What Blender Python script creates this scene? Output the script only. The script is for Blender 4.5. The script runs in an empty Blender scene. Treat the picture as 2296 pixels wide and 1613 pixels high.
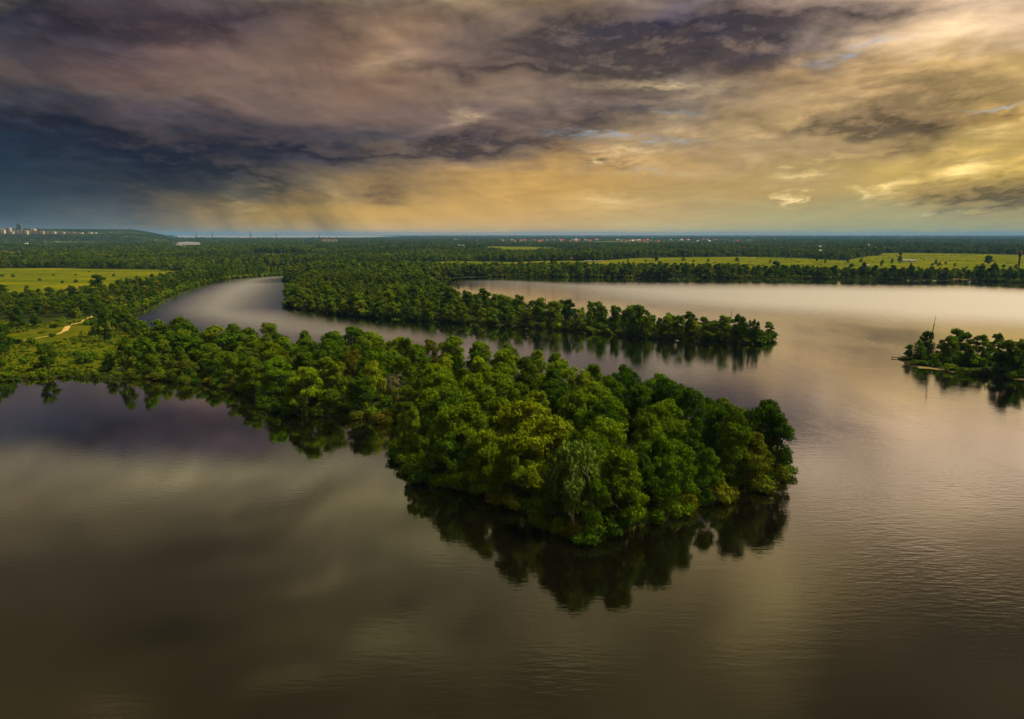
import bpy, bmesh, math, random
import numpy as np
from mathutils import Vector, Matrix

C = bpy.context.scene.collection
SC = bpy.context.scene
R = math.radians

# ------------------------------------------------------------------ camera
PITCH = 10.38                       # degrees below the horizon
CAM_H = 60.0                        # metres above the lake
FOC = 1530.7                        # focal length in units of a 2296 x 1613 picture (24 mm on 36 mm)
CX, CY = 1148.0, 806.5
cam_data = bpy.data.cameras.new('camera')
cam_data.sensor_width = 36.0
cam_data.lens = 24.0
cam_data.clip_start = 1.0
cam_data.clip_end = 200000.0
cam = bpy.data.objects.new('camera', cam_data)
C.objects.link(cam)
cam.location = (0, 0, CAM_H)
cam.rotation_euler = (R(90 - PITCH), 0, 0)
SC.camera = cam

SC.render.engine = 'CYCLES'
SC.view_settings.view_transform = 'Standard'
SC.view_settings.look = 'None'
SC.view_settings.exposure = 0.35
SC.view_settings.gamma = 1.0
SC.view_settings.use_curve_mapping = False
SC.cycles.use_denoising = True
SC.cycles.max_bounces = 6
SC.cycles.diffuse_bounces = 2
SC.cycles.glossy_bounces = 3
SC.cycles.transmission_bounces = 2
SC.cycles.transparent_max_bounces = 4
SC.cycles.volume_bounces = 0
SC.cycles.caustics_reflective = False
SC.cycles.caustics_refractive = False
SC.cycles.use_adaptive_sampling = True
SC.cycles.adaptive_threshold = 0.02

SP, CP = math.sin(R(PITCH)), math.cos(R(PITCH))

def ray(x, y):
    X, Y = (x - CX) / FOC, (CY - y) / FOC
    return (X, Y * SP + CP, Y * CP - SP)

def ground(x, y, z=0.0):
    """Point of the level z that is seen at x, y of the 2296 x 1613 picture."""
    d = ray(x, y)
    t = (z - CAM_H) / d[2]
    return (d[0] * t, d[1] * t)

def uv(x, y):
    """Direction seen at x, y as (u, v) = (right, up) over forward."""
    d = ray(x, y)
    return d[0] / d[1], d[2] / d[1]

def lin(c):
    if not isinstance(c, (tuple, list)):
        c = (c, c, c)
    o = []
    for k in c:
        k /= 255.0
        o.append(k / 12.92 if k <= 0.04045 else ((k + 0.055) / 1.055) ** 2.4)
    return tuple(o)

# ------------------------------------------------------------------ node helper
class N:
    def __init__(self, tree):
        self.t = tree
        self.nodes = tree.nodes
    def new(self, typ, **kw):
        n = self.nodes.new(typ)
        for k, v in kw.items():
            setattr(n, k, v)
        return n
    def put(self, sock, val):
        if isinstance(val, bpy.types.NodeSocket):
            self.t.links.new(val, sock)
        elif val is not None:
            try:
                sock.default_value = val
            except Exception:
                sock.default_value = (*val, 1.0) if len(val) == 3 else val[:3]
    def m(self, op, a, b=None, c=None, clamp=False):
        n = self.new('ShaderNodeMath', operation=op, use_clamp=clamp)
        self.put(n.inputs[0], a)
        if b is not None: self.put(n.inputs[1], b)
        if c is not None: self.put(n.inputs[2], c)
        return n.outputs[0]
    def vm(self, op, a, b=None, c=None):
        n = self.new('ShaderNodeVectorMath', operation=op)
        self.put(n.inputs[0], a)
        if b is not None:
            if op == 'SCALE': self.put(n.inputs['Scale'], b)
            else: self.put(n.inputs[1], b)
        if c is not None: self.put(n.inputs[2], c)
        return n.outputs['Value'] if op in ('LENGTH', 'DOT_PRODUCT', 'DISTANCE') else n.outputs[0]
    def xyz(self, x, y, z=0.0):
        n = self.new('ShaderNodeCombineXYZ')
        for i, s in enumerate((x, y, z)): self.put(n.inputs[i], s)
        return n.outputs[0]
    def sep(self, v):
        n = self.new('ShaderNodeSeparateXYZ')
        self.put(n.inputs[0], v)
        return n.outputs
    def mix(self, f, a, b, blend='MIX'):
        n = self.new('ShaderNodeMix', data_type='RGBA', blend_type=blend)
        self.put(n.inputs[0], f)
        self.put(n.inputs[6], a)
        self.put(n.inputs[7], b)
        return n.outputs[2]
    def rng(self, v, a, b, c=0.0, d=1.0, smooth=False):
        n = self.new('ShaderNodeMapRange', interpolation_type='SMOOTHSTEP' if smooth else 'LINEAR')
        for i, s in enumerate((v, a, b, c, d)): self.put(n.inputs[i], s)
        return n.outputs[0]
    def noise(self, vec, scale=1.0, detail=4.0, rough=0.5, dist=0.0, color=False, dims='3D', lac=2.0):
        n = self.new('ShaderNodeTexNoise', noise_dimensions=dims)
        self.put(n.inputs['Vector'], vec)
        n.inputs['Scale'].default_value = scale
        n.inputs['Detail'].default_value = detail
        n.inputs['Roughness'].default_value = rough
        n.inputs['Distortion'].default_value = dist
        n.inputs['Lacunarity'].default_value = lac
        return n.outputs['Color'] if color else n.outputs[0]
    def ramp(self, f, stops, interp='LINEAR'):
        n = self.new('ShaderNodeValToRGB')
        n.color_ramp.interpolation = interp
        e = n.color_ramp.elements
        stops = sorted(stops)
        e[0].position, e[0].color = stops[0][0], (*stops[0][1], 1)
        e[1].position, e[1].color = stops[-1][0], (*stops[-1][1], 1)
        for p, c in stops[1:-1]:
            k = e.new(p)
            k.color = (*c, 1)
        self.put(n.inputs[0], f)
        return n.outputs[0]

# ------------------------------------------------------------------ sky
SUN_AZ, SUN_EL = 88.0, 52.0         # degrees to the right of the view, above the horizon
world = bpy.data.worlds.new('World')
SC.world = world
world.use_nodes = True
world.cycles.sampling_method = 'MANUAL'
world.cycles.sample_map_resolution = 1024
w = N(world.node_tree)
w.nodes.clear()
SKY_STRENGTH = 0.1
d_in = w.new('ShaderNodeTexCoord').outputs['Generated']
dx, dy, dz = w.sep(d_in)
hor = w.m('SQRT', w.m('ADD', w.m('MULTIPLY', dx, dx), w.m('MULTIPLY', dy, dy)))
fwd = w.m('MAXIMUM', w.m('MAXIMUM', w.m('ABSOLUTE', dy), w.m('MULTIPLY', hor, 0.45)), 0.03)
u = w.m('DIVIDE', dx, fwd)
v = w.m('MINIMUM', w.m('DIVIDE', dz, fwd), 2.5)
vpos = w.m('MAXIMUM', v, 0.0)
# coordinates of a flat cloud deck seen from below: features shrink and flatten towards the horizon
den = w.m('DIVIDE', 1.0, w.m('ADD', vpos, 0.30))
q = w.xyz(w.m('MULTIPLY', u, den), w.m('MULTIPLY', den, -1.4), 0.0)
warp = w.vm('SUBTRACT', w.noise(q, 2.3, 7.0, 0.6, color=True), (0.5, 0.5, 0.5))
warp2 = w.vm('SUBTRACT', w.noise(q, 7.0, 6.0, 0.62, color=True), (0.5, 0.5, 0.5))
fade = w.rng(v, 0.0, 0.16, 0.25, 1.0)
wx, wy, _ = w.sep(warp)
wx2, wy2, _ = w.sep(warp2)
uw = w.m('MULTIPLY_ADD', w.m('MULTIPLY', wx, fade), 0.42, u)
uw = w.m('MULTIPLY_ADD', w.m('MULTIPLY', wx2, fade), 0.10, uw)
vw = w.m('MULTIPLY_ADD', w.m('MULTIPLY', wy, fade), 0.15, v)
vw = w.m('MULTIPLY_ADD', w.m('MULTIPLY', wy2, fade), 0.05, vw)

GX = (0, 300, 600, 900, 1200, 1500, 1800, 2050, 2296)
GRID = [
 (527, [(80,92,92),(112,108,84),(206,170,84),(240,192,88),(230,186,92),(216,188,104),(200,184,98),(192,180,92),(184,172,90)]),
 (522, [(86,98,100),(108,106,94),(192,163,96),(220,178,102),(212,174,106),(200,181,120),(180,173,116),(170,168,112),(164,161,108)]),
 (480, [(60,75,83),(83,85,85),(183,149,73),(209,166,86),(210,167,96),(193,166,109),(178,167,115),(169,162,115),(163,152,105)]),
 (430, [(43,58,70),(58,63,70),(104,95,78),(168,136,84),(204,161,86),(193,157,93),(183,156,97),(185,157,90),(153,131,77)]),
 (380, [(35,49,63),(50,56,68),(70,69,74),(138,116,88),(200,158,88),(190,153,95),(183,156,100),(198,167,89),(209,177,87)]),
 (325, [(34,48,65),(52,57,72),(66,64,74),(80,75,82),(142,118,94),(181,153,113),(185,157,109),(168,141,88),(204,171,95)]),
 (265, [(45,51,66),(76,68,75),(106,89,85),(119,98,90),(114,97,92),(128,112,94),(178,149,102),(153,127,83),(193,158,89)]),
 (205, [(77,72,75),(98,83,79),(119,99,89),(134,109,91),(133,112,95),(130,114,98),(173,144,103),(168,139,92),(165,139,89)]),
 (145, [(91,77,74),(109,87,81),(124,101,88),(139,111,90),(110,96,89),(116,100,90),(191,156,110),(198,164,111),(188,157,101)]),
 (85,  [(73,68,76),(88,74,78),(103,86,83),(145,117,92),(116,100,88),(87,81,95),(134,117,104),(224,190,150),(229,195,156)]),
 (20,  [(62,63,74),(82,73,79),(88,78,79),(115,96,82),(132,112,89),(108,96,95),(114,99,94),(155,133,116),(230,196,161)]),
 (-70, [(144,130,104),(155,142,110),(157,144,112),(159,146,114),(164,150,114),(177,158,141),(222,193,160),(250,220,184),(255,226,194)]),
 (-200,[(129,115,84),(131,117,85),(137,125,89),(142,130,90),(144,132,90),(165,145,119),(201,173,137),(223,192,152),(216,183,146)]),
 (-380,[(94,82,61),(94,82,61),(115,102,74),(130,119,86),(133,120,88),(148,132,91),(183,158,106),(159,136,94),(130,112,79)]),
 (-600,[(90,80,54),(90,80,54),(110,101,67),(125,116,78),(125,112,75),(132,118,78),(163,143,93),(125,108,75),(103,89,64)]),
 (-930,[(110,95,59),(102,89,58),(104,94,63),(109,98,66),(117,105,70),(129,115,76),(133,119,79),(110,95,67),(100,87,61)]),
 (-2200,[(170,156,128)]*9),
]
fac = w.m('MULTIPLY_ADD', uw, 0.5, 0.5)
base = None
v_prev = None
for y, cols in GRID:
    stops = [(uv(x, y)[0] * 0.5 + 0.5, lin(c)) for x, c in zip(GX, cols)]
    row = w.ramp(fac, stops)
    vy = uv(CX, y)[1]
    if base is None:
        base = row
    else:
        base = w.mix(w.rng(vw, v_prev, vy), base, row)
    v_prev = vy

# soft cloud texture all over, weaker in the haze at the horizon
tex_a = w.noise(w.vm('ADD', q, (3.1, 7.7, 0)), 3.2, 9.0, 0.6, 0.3)
tex_b = w.noise(w.vm('MULTIPLY', w.vm('ADD', q, (11.3, 2.9, 0)), (1.0, 1.5, 1.0)), 7.0, 8.0, 0.62, 0.2)
amp = w.rng(v, 0.0, 0.2, 0.25, 1.0)
calm = w.rng(u, -0.35, 0.15, 0.55, 1.0)
shade = w.m('ADD', w.m('MULTIPLY', w.m('SUBTRACT', tex_a, 0.5), 1.3), w.m('MULTIPLY', w.m('SUBTRACT', tex_b, 0.5), 0.6))
shade = w.m('MULTIPLY', shade, calm)
shade = w.m('MULTIPLY_ADD', shade, amp, 1.0)
# billows: the side of each swelling that faces the light is brighter than the side turned away
qb = w.xyz(w.m('MULTIPLY', u, den), w.m('MULTIPLY', den, -1.0), 9.0)
b0 = w.noise(qb, 3.4, 7.0, 0.5, 0.5)
b1 = w.noise(w.vm('ADD', qb, (0.018, 0.030, 0.0)), 3.4, 7.0, 0.5, 0.5)
patch = w.rng(w.noise(w.vm('ADD', q, (5.5, 1.2, 3.0)), 1.6, 3.0, 0.5), 0.42, 0.62, 0.15, 1.0, smooth=True)
relief = w.m('MULTIPLY', w.m('MULTIPLY', w.m('SUBTRACT', b0, b1), patch), w.rng(v, 0.03, 0.16, 0.5, 3.0))
shade = w.m('ADD', shade, w.m('MINIMUM', w.m('MAXIMUM', relief, -0.30), 0.34))
base = w.vm('SCALE', base, w.m('MAXIMUM', shade, 0.4))

# cloud bodies: position, size, tilt and weight of each, all bent by the same turbulence
def sky_group():
    g = bpy.data.node_groups.new('cloud_bodies', 'ShaderNodeTree')
    g.interface.new_socket('P', in_out='INPUT', socket_type='NodeSocketVector')
    g.interface.new_socket('D', in_out='OUTPUT', socket_type='NodeSocketFloat')
    n = N(g)
    gi, go = n.new('NodeGroupInput'), n.new('NodeGroupOutput')
    P = gi.outputs[0]
    px, py, _ = n.sep(P)
    dn = n.m('DIVIDE', 1.0, n.m('ADD', n.m('MAXIMUM', py, 0.0), 0.30))
    Q = n.xyz(n.m('MULTIPLY', px, dn), n.m('MULTIPLY', dn, -1.15), 4.0)
    wv = n.vm('SUBTRACT', n.noise(Q, 4.5, 8.0, 0.56, color=True), (0.5, 0.5, 0.5))
    PW = n.vm('ADD', P, n.vm('MULTIPLY', wv, (0.13, 0.085, 0.0)))
    bumps = n.noise(Q, 9.0, 7.0, 0.6, 0.3)
    billow = n.noise(Q, 24.0, 6.0, 0.6, 0.2)
    acc = None
    for (x, y, rx, ry, rot, wt) in CLOUDS:
        rx, ry = rx * 1.3, ry * 1.35
        c = uv(x, y)
        c = (c[0], abs(c[1]))
        mp = n.new('ShaderNodeMapping', vector_type='TEXTURE')
        n.put(mp.inputs['Vector'], PW)
        mp.inputs['Location'].default_value = (c[0], c[1], 0)
        mp.inputs['Rotation'].default_value = (0, 0, R(-rot))
        mp.inputs['Scale'].default_value = (rx / FOC, ry / FOC, 1)
        gr = n.new('ShaderNodeTexGradient', gradient_type='QUADRATIC_SPHERE')
        n.put(gr.inputs[0], mp.outputs[0])
        acc = n.m('MULTIPLY', gr.outputs['Fac'], wt) if acc is None else n.m('MULTIPLY_ADD', gr.outputs['Fac'], wt, acc)
    D = n.m('MULTIPLY', n.m('MINIMUM', acc, 1.15), n.m('ADD', n.rng(bumps, 0.25, 0.75, 0.55, 1.35), n.rng(billow, 0.3, 0.7, -0.16, 0.16)))
    n.put(go.inputs[0], D)
    return g

# x, y, half width, half height, tilt (clockwise, degrees), weight -- in the 2296 x 1613 picture
CLOUDS = [
 (1290, 62, 380, 74, -4, 1.1), (1560, 62, 380, 80, -9, 1.3), (1690, 92, 120, 76, -14, 1.4), (1180, 148, 470, 36, 2, 1.1), (1420, 110, 300, 50, 0, 0.8),
 (1500, 160, 260, 34, -8, 0.7), (1640, 20, 420, 50, -7, 0.9), (1980, 6, 340, 34, -6, 0.9),
 (800, 62, 130, 44, 18, 0.85), (1040, 20, 110, 30, 5, 0.5), (1030, 182, 70, 26, 22, 0.9),
 (210, 60, 380, 80, -4, 1.0), (520, 40, 320, 66, -4, 0.8), (60, 10, 300, 50, 0, 0.6),
 (160, 190, 130, 34, 27, 0.75), (40, 260, 280, 90, 12, 0.7), (260, 290, 280, 60, 18, 0.8), (500, 235, 110, 36, 33, 0.7),
 (620, 320, 420, 66, 4, 1.0), (900, 334, 330, 36, 1, 1.2), (1065, 334, 130, 26, -7, 1.2), (330, 350, 460, 90, 2, 0.7), (520, 385, 200, 30, 4, 0.7),
 (1040, 305, 80, 30, -16, 0.8), (600, 402, 120, 18, 8, 0.7),
 (1330, 255, 260, 52, 3, 1.0), (1190, 300, 190, 44, 3, 1.1), (1300, 345, 190, 20, 10, 0.85), (1410, 355, 100, 16, -4, 0.7), (1470, 218, 210, 22, -2, 0.5),
 (2020, 262, 210, 84, 2, 1.0), (2060, 286, 140, 34, 0, 1.1), (1850, 285, 210, 34, -6, 1.0), (2262, 258, 46, 22, -8, 0.9), (2205, 255, 26, 10, 0, 0.5),
 (2230, 412, 270, 58, -8, 1.2), (2200, 434, 200, 26, -2, 1.0), (2120, 160, 320, 40, 2, 0.5), (2200, 205, 300, 30, -3, 0.55),
 (890, 420, 110, 62, 0, 0.8), (820, 440, 180, 16, 4, 0.5), (640, 440, 60, 90, 0, 0.55), (330, 430, 220, 90, 0, 0.5),
 (540, 1155, 330, 44, 8, 0.9), (480, 1240, 400, 70, 4, 0.8), (1060, 1420, 220, 64, 8, 1.0), (930, 1365, 280, 44, 12, 0.8), (1570, 1390, 170, 100, 8, 0.8), (2240, 1430, 260, 150, 0, 0.9), (150, 1005, 420, 40, 0, 0.3), (380, 1440, 330, 90, 0, 0.7), (1280, 1540, 300, 70, 6, 0.7), (130, 1180, 300, 40, 4, 0.5), (1000, 1590, 260, 60, 6, 0.6),
 (1900, 352, 160, 14, -3, 0.3), (2080, 340, 240, 20, -4, 0.45),
]
grp = sky_group()
def bodies(p):
    g = w.new('ShaderNodeGroup')
    g.node_tree = grp
    w.put(g.inputs[0], p)
    return g.outputs[0]
P0 = w.xyz(u, v, 0.0)
D0 = bodies(P0)
D1 = bodies(w.xyz(w.m('ADD', u, 0.009), w.m('ADD', v, 0.011), 0.0))     # a little nearer the light
body = w.rng(D0, 0.04, 0.95, smooth=True)
base = w.mix(w.m('POWER', body, 0.8), base, w.vm('MULTIPLY', base, (0.37, 0.38, 0.47)))
lit = w.m('MULTIPLY', w.m('MAXIMUM', w.m('SUBTRACT', D0, D1), 0.0), w.rng(D0, 0.02, 0.22, smooth=True))
lit = w.m('MULTIPLY', lit, w.rng(u, -0.7, 0.45, 0.35, 1.5))
lit = w.m('SUBTRACT', 1.0, w.m('POWER', 2.718, w.m('MULTIPLY', lit, -1.5)))
base = w.vm('ADD', base, w.vm('MULTIPLY', w.vm('ADD', base, (0.05, 0.035, 0.02)), w.vm('SCALE', (1.25, 1.15, 0.95), lit)))

# bright openings, and thin slits of blue where the clear sky shows through
def blob(P, x, y, rx, ry, rot, wt):
    c = uv(x, y)
    c = (c[0], abs(c[1]))                # listed by its mirror image in the lake when above the frame
    mp = w.new('ShaderNodeMapping', vector_type='TEXTURE')
    w.put(mp.inputs['Vector'], P)
    mp.inputs['Location'].default_value = (c[0], c[1], 0)
    mp.inputs['Rotation'].default_value = (0, 0, R(-rot))
    mp.inputs['Scale'].default_value = (rx / FOC, ry / FOC, 1)
    gr = w.new('ShaderNodeTexGradient', gradient_type='QUADRATIC_SPHERE')
    w.put(gr.inputs[0], mp.outputs[0])
    return w.m('MULTIPLY', gr.outputs['Fac'], wt)
PW1 = w.vm('ADD', P0, w.vm('MULTIPLY', warp2, (0.12, 0.05, 0.0)))
def total(items):
    acc = None
    for it in items:
        b = blob(PW1, *it)
        acc = b if acc is None else w.m('ADD', acc, b)
    return acc
openings = total([(2170, 378, 120, 34, -4, 0.95), (2230, 292, 150, 30, -6, 0.45), (2150, 50, 330, 70, -8, 0.4), (1800, 398, 120, 20, -5, 0.7),
                  (1770, 440, 34, 20, 0, 1.0), (1806, 441, 16, 14, 0, 1.0), (1935, 432, 50, 26, 20, 0.8), (2000, 418, 80, 24, -20, 0.8),
                  (1480, 190, 260, 16, 2, 0.6), (1060, 262, 80, 24, -3, 0.6), (860, 140, 130, 40, -10, 0.35), (1345, 365, 40, 14, 0, 0.8),
                  (1400, 340, 160, 12, 3, 0.5), (1370, 450, 120, 30, 4, 0.45), (530, 465, 70, 80, 20, 0.30), (745, 440, 60, 50, 0, 0.2)])
overhead = total([(420, 1075, 340, 50, 8, 0.5), (850, 1120, 260, 44, 6, 0.5), (960, 1230, 200, 80, 0, 0.45), (720, 1300, 260, 44, 14, 0.5), (880, 1440, 260, 100, 10, 0.6), (690, 1515, 240, 60, 8, 0.4), (1290, 1440, 190, 90, 0, 0.6), (1230, 1330, 160, 60, 0, 0.4), (1740, 1320, 190, 260, 0, 0.6), (2160, 1120, 300, 100, 0, 0.5), (1560, 1230, 120, 80, 0, 0.4), (250, 1590, 200, 60, 0, 0.4)])
base = w.vm('ADD', base, w.vm('SCALE', (0.42, 0.35, 0.15), overhead))
openings = w.m('MULTIPLY', openings, w.rng(tex_b, 0.3, 0.7, 0.5, 1.4))
base = w.vm('ADD', base, w.vm('SCALE', (0.62, 0.46, 0.22), openings))
slits = total([(1310, 300, 170, 12, 3, 1.0), (1470, 312, 200, 12, 2, 0.8), (1960, 104, 170, 16, -14, 0.6), (1900, 130, 150, 12, -6, 0.5),
               (1480, 252, 150, 10, 4, 0.5), (2240, 240, 150, 8, -5, 0.8), (1480, 390, 300, 22, 0, 0.35)])
slits = w.m('MULTIPLY', w.m('MULTIPLY', slits, w.rng(tex_b, 0.42, 0.62, 0.2, 1.2)), 1.0, clamp=True)

# rain falling from the dark cloud: faint slanted streaks
rn = w.noise(w.xyz(w.m('MULTIPLY', w.m('MULTIPLY_ADD', v, 0.7, u), 9.0), w.m('MULTIPLY', v, 4.0), 1.7), 1.0, 3.0, 0.5)
rmask = w.m('MULTIPLY', w.rng(u, -0.62, -0.40, smooth=True), w.rng(u, -0.28, -0.08, 1.0, 0.0, smooth=True))
rmask = w.m('MULTIPLY', rmask, w.rng(v, 0.03, 0.11, 1.0, 0.0, smooth=True))
base = w.vm('SCALE', base, w.m('MULTIPLY_ADD', w.m('MULTIPLY', w.m('SUBTRACT', rn, 0.5), rmask), 2.8, 1.0))

nis = w.new('ShaderNodeTexSky', sky_type='NISHITA')
nis.sun_disc = False
nis.sun_elevation = R(SUN_EL)
nis.sun_rotation = R(SUN_AZ)
nis.air_density = 1.0
nis.dust_density = 2.0
clear = w.vm('SCALE', nis.outputs[0], 0.8)
cloudy = w.vm('SCALE', base, 0.79 / SKY_STRENGTH)
sky_col = w.mix(slits, cloudy, clear)
below = w.rng(dz, -0.02, 0.0)
sky_col = w.mix(below, (0.3, 0.3, 0.25, 1), sky_col)
bg = w.new('ShaderNodeBackground')
w.put(bg.inputs[0], sky_col)
bg.inputs[1].default_value = SKY_STRENGTH
wo = w.new('ShaderNodeOutputWorld')
w.put(wo.inputs[0], bg.outputs[0])

# ------------------------------------------------------------------ sun
sun_data = bpy.data.lights.new('sun', 'SUN')
sun_data.energy = 4.4
sun_data.angle = R(20)
sun_data.color = (1.0, 0.87, 0.60)
sun = bpy.data.objects.new('sun', sun_data)
C.objects.link(sun)
sun.rotation_euler = (R(90 - SUN_EL), 0, R(180 - SUN_AZ))
sun.location = (300, 100, 300)

# ------------------------------------------------------------------ helpers for objects
rnd = random.Random(11)
rng = np.random.default_rng(7)

def mesh_np(name, verts, faces, mat=None, smooth=False, attrs=None):
    """Mesh from arrays; faces is an (n, k) array of equal-sized polygons or a list."""
    me = bpy.data.meshes.new(name)
    verts = np.asarray(verts, dtype=np.float32)
    if isinstance(faces, np.ndarray):
        k = faces.shape[1]
        me.vertices.add(len(verts))
        me.vertices.foreach_set('co', verts.ravel())
        me.loops.add(faces.size)
        me.loops.foreach_set('vertex_index', faces.astype(np.int32).ravel())
        me.polygons.add(len(faces))
        me.polygons.foreach_set('loop_start', np.arange(0, faces.size, k, dtype=np.int32))
        me.update(calc_edges=True)
    else:
        me.from_pydata([tuple(map(float, p)) for p in verts], [], faces)
        me.update()
    for an, av in (attrs or {}).items():
        a = me.attributes.new(an, 'FLOAT', 'POINT')
        a.data.foreach_set('value', np.asarray(av, dtype=np.float32))
    if smooth:
        me.polygons.foreach_set('use_smooth', np.ones(len(me.polygons), dtype=bool))
    if mat is not None:
        for mm in (mat if isinstance(mat, (list, tuple)) else [mat]):
            me.materials.append(mm)
    return me

def link(name, data=None, parent=None, loc=(0, 0, 0), rot=(0, 0, 0), scale=None):
    o = bpy.data.objects.new(name, data)
    C.objects.link(o)
    if parent is not None:
        o.parent = parent
    o.location = loc
    o.rotation_euler = rot
    if scale is not None:
        o.scale = scale if isinstance(scale, (tuple, list)) else (scale,) * 3
    return o

def tag(o, label=None, cat=None, group=None, kind=None):
    if label: o['label'] = label
    if cat: o['category'] = cat
    if group: o['group'] = group
    if kind: o['kind'] = kind
    return o

def material(name):
    m = bpy.data.materials.new(name)
    m.use_nodes = True
    n = N(m.node_tree)
    n.nodes.clear()
    out = n.new('ShaderNodeOutputMaterial')
    return m, n, out

def simple_mat(name, col, rough=0.8, noise=0.25, scale=1.0, spec=0.3):
    m, n, out = material(name)
    b = n.new('ShaderNodeBsdfPrincipled')
    pos = n.new('ShaderNodeNewGeometry').outputs['Position']
    f = n.noise(pos, scale, 4.0, 0.6)
    c = n.vm('SCALE', col, n.rng(f, 0.25, 0.75, 1 - noise, 1 + noise))
    n.put(b.inputs['Base Color'], c)
    b.inputs['Roughness'].default_value = rough
    b.inputs['Specular IOR Level'].default_value = spec
    n.put(out.inputs[0], b.outputs[0])
    return m

class MB:
    """Collects boxes, bars and tubes in one mesh."""
    def __init__(self):
        self.v, self.f = [], []
    def box(self, x0, x1, y0, y1, z0, z1):
        b = len(self.v)
        self.v += [(x, y, z) for z in (z0, z1) for x, y in ((x0, y0), (x1, y0), (x1, y1), (x0, y1))]
        self.f += [(b+3, b+2, b+1, b), (b+4, b+5, b+6, b+7)] + [(b+i, b+(i+1) % 4, b+4+(i+1) % 4, b+4+i) for i in range(4)]
        return self
    def gable(self, x0, x1, y0, y1, z0, z1, over=0.0):
        b = len(self.v)
        ym = (y0 + y1) / 2
        x0 -= over; x1 += over; y0 -= over; y1 += over
        self.v += [(x0, y0, z0), (x1, y0, z0), (x1, y1, z0), (x0, y1, z0), (x0, ym, z1), (x1, ym, z1)]
        self.f += [(b+3, b+2, b+1, b), (b, b+1, b+5, b+4), (b+2, b+3, b+4, b+5), (b+1, b+2, b+5), (b+3, b, b+4)]
        return self
    def tube(self, pts, radii, n=6):
        pts = [Vector(p) for p in pts]
        rings = []
        for i, p in enumerate(pts):
            a = pts[max(i-1, 0)]; c = pts[min(i+1, len(pts)-1)]
            t = (c - a)
            t = t.normalized() if t.length > 1e-6 else Vector((0, 0, 1))
            s = t.cross(Vector((1, 0, 0)) if abs(t.x) < 0.8 else Vector((0, 1, 0))).normalized()
            q = t.cross(s)
            b = len(self.v)
            for k in range(n):
                an = 2 * math.pi * k / n
                self.v.append(tuple(p + (s * math.cos(an) + q * math.sin(an)) * radii[i]))
            rings.append(b)
        for a, b in zip(rings, rings[1:]):
            for k in range(n):
                self.f.append((a+k, a+(k+1) % n, b+(k+1) % n, b+k))
        self.f.append(tuple(rings[0]+k for k in reversed(range(n))))
        self.f.append(tuple(rings[-1]+k for k in range(n)))
        return self
    def mesh(self, name, mat=None, smooth=False):
        return mesh_np(name, self.v, self.f, mat, smooth)
    def build(self, name, mat, parent=None, smooth=False):
        return link(name, self.mesh(name, mat, smooth), parent)

# ------------------------------------------------------------------ shorelines (as seen in the picture, laid on the water level)
# the lake and the river: one outline, with the small island as a hole
BAY = [(-620, 885), (-300, 866), (0, 857), (60, 852), (130, 846), (250, 850), (330, 851), (420, 857), (480, 866), (540, 878), (580, 892), (592, 914),
       (650, 930), (720, 934), (800, 939), (860, 944), (896, 955), (904, 985), (893, 1034), (905, 1060), (960, 1082), (1050, 1102), (1120, 1136), (1190, 1162),
       (1240, 1196), (1290, 1212), (1340, 1210), (1420, 1191), (1480, 1166), (1550, 1140), (1640, 1117), (1705, 1102), (1745, 1076), (1755, 1048), (1745, 1022)]
BACK = [(1700, 1000), (1560, 962), (1450, 925), (1350, 908), (1250, 880), (1150, 852), (1060, 836), (950, 828), (830, 812), (700, 806), (590, 800), (480, 790), (400, 776), (335, 758),
        (310, 744), (290, 716), (310, 697), (362, 669), (437, 641), (516, 625), (600, 619), (655, 615), (676, 616)]
MID = [(672, 622), (640, 627), (638, 632), (664, 634), (656, 646), (644, 668), (640, 687), (665, 693), (700, 697), (760, 706), (830, 713), (900, 717), (960, 721), (1060, 727), (1160, 734), (1260, 741),
       (1350, 750), (1450, 758), (1550, 765), (1640, 770), (1700, 771), (1733, 766), (1734, 759), (1716, 755), (1660, 755), (1600, 751), (1500, 743), (1350, 728), (1250, 716), (1150, 702), (1050, 684), (1000, 664), (972, 646), (962, 635)]
FAR = [(975, 628), (1040, 623), (1100, 621), (1200, 621), (1300, 622), (1450, 623), (1600, 624), (1750, 625), (1900, 627), (2050, 628), (2140, 629), (2175, 629), (2230, 632), (2296, 635), (2500, 640), (3000, 648)]
ISLET = [(2014, 806), (2030, 818), (2055, 825), (2100, 829), (2150, 837), (2200, 842), (2260, 849), (2296, 853), (2420, 862), (2600, 868), (2640, 840), (2500, 815), (2380, 806), (2296, 802), (2200, 797), (2120, 792), (2060, 794), (2024, 800)]
far_right = ground(3000, 648)
LAKE = np.array([ground(*p) for p in BAY + BACK + MID + FAR] + [(far_right[0] + 400, 200), (900, -900), (-2500, -900), (-2500, ground(-620, 885)[1])])
ISLE = np.array([ground(*p) for p in ISLET])
RIVER = np.array([ground(*p) for p in [(392, 560), (391, 552), (402, 543.5), (418, 542.6), (446, 544), (450, 548), (440, 551), (428, 556)]])
RESERVOIR = np.array([ground(*p) for p in [(400, 533.2), (560, 534.0), (700, 533.6), (835, 532.4), (880, 530.0), (830, 528.9), (700, 528.35), (400, 528.3)]])

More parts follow.
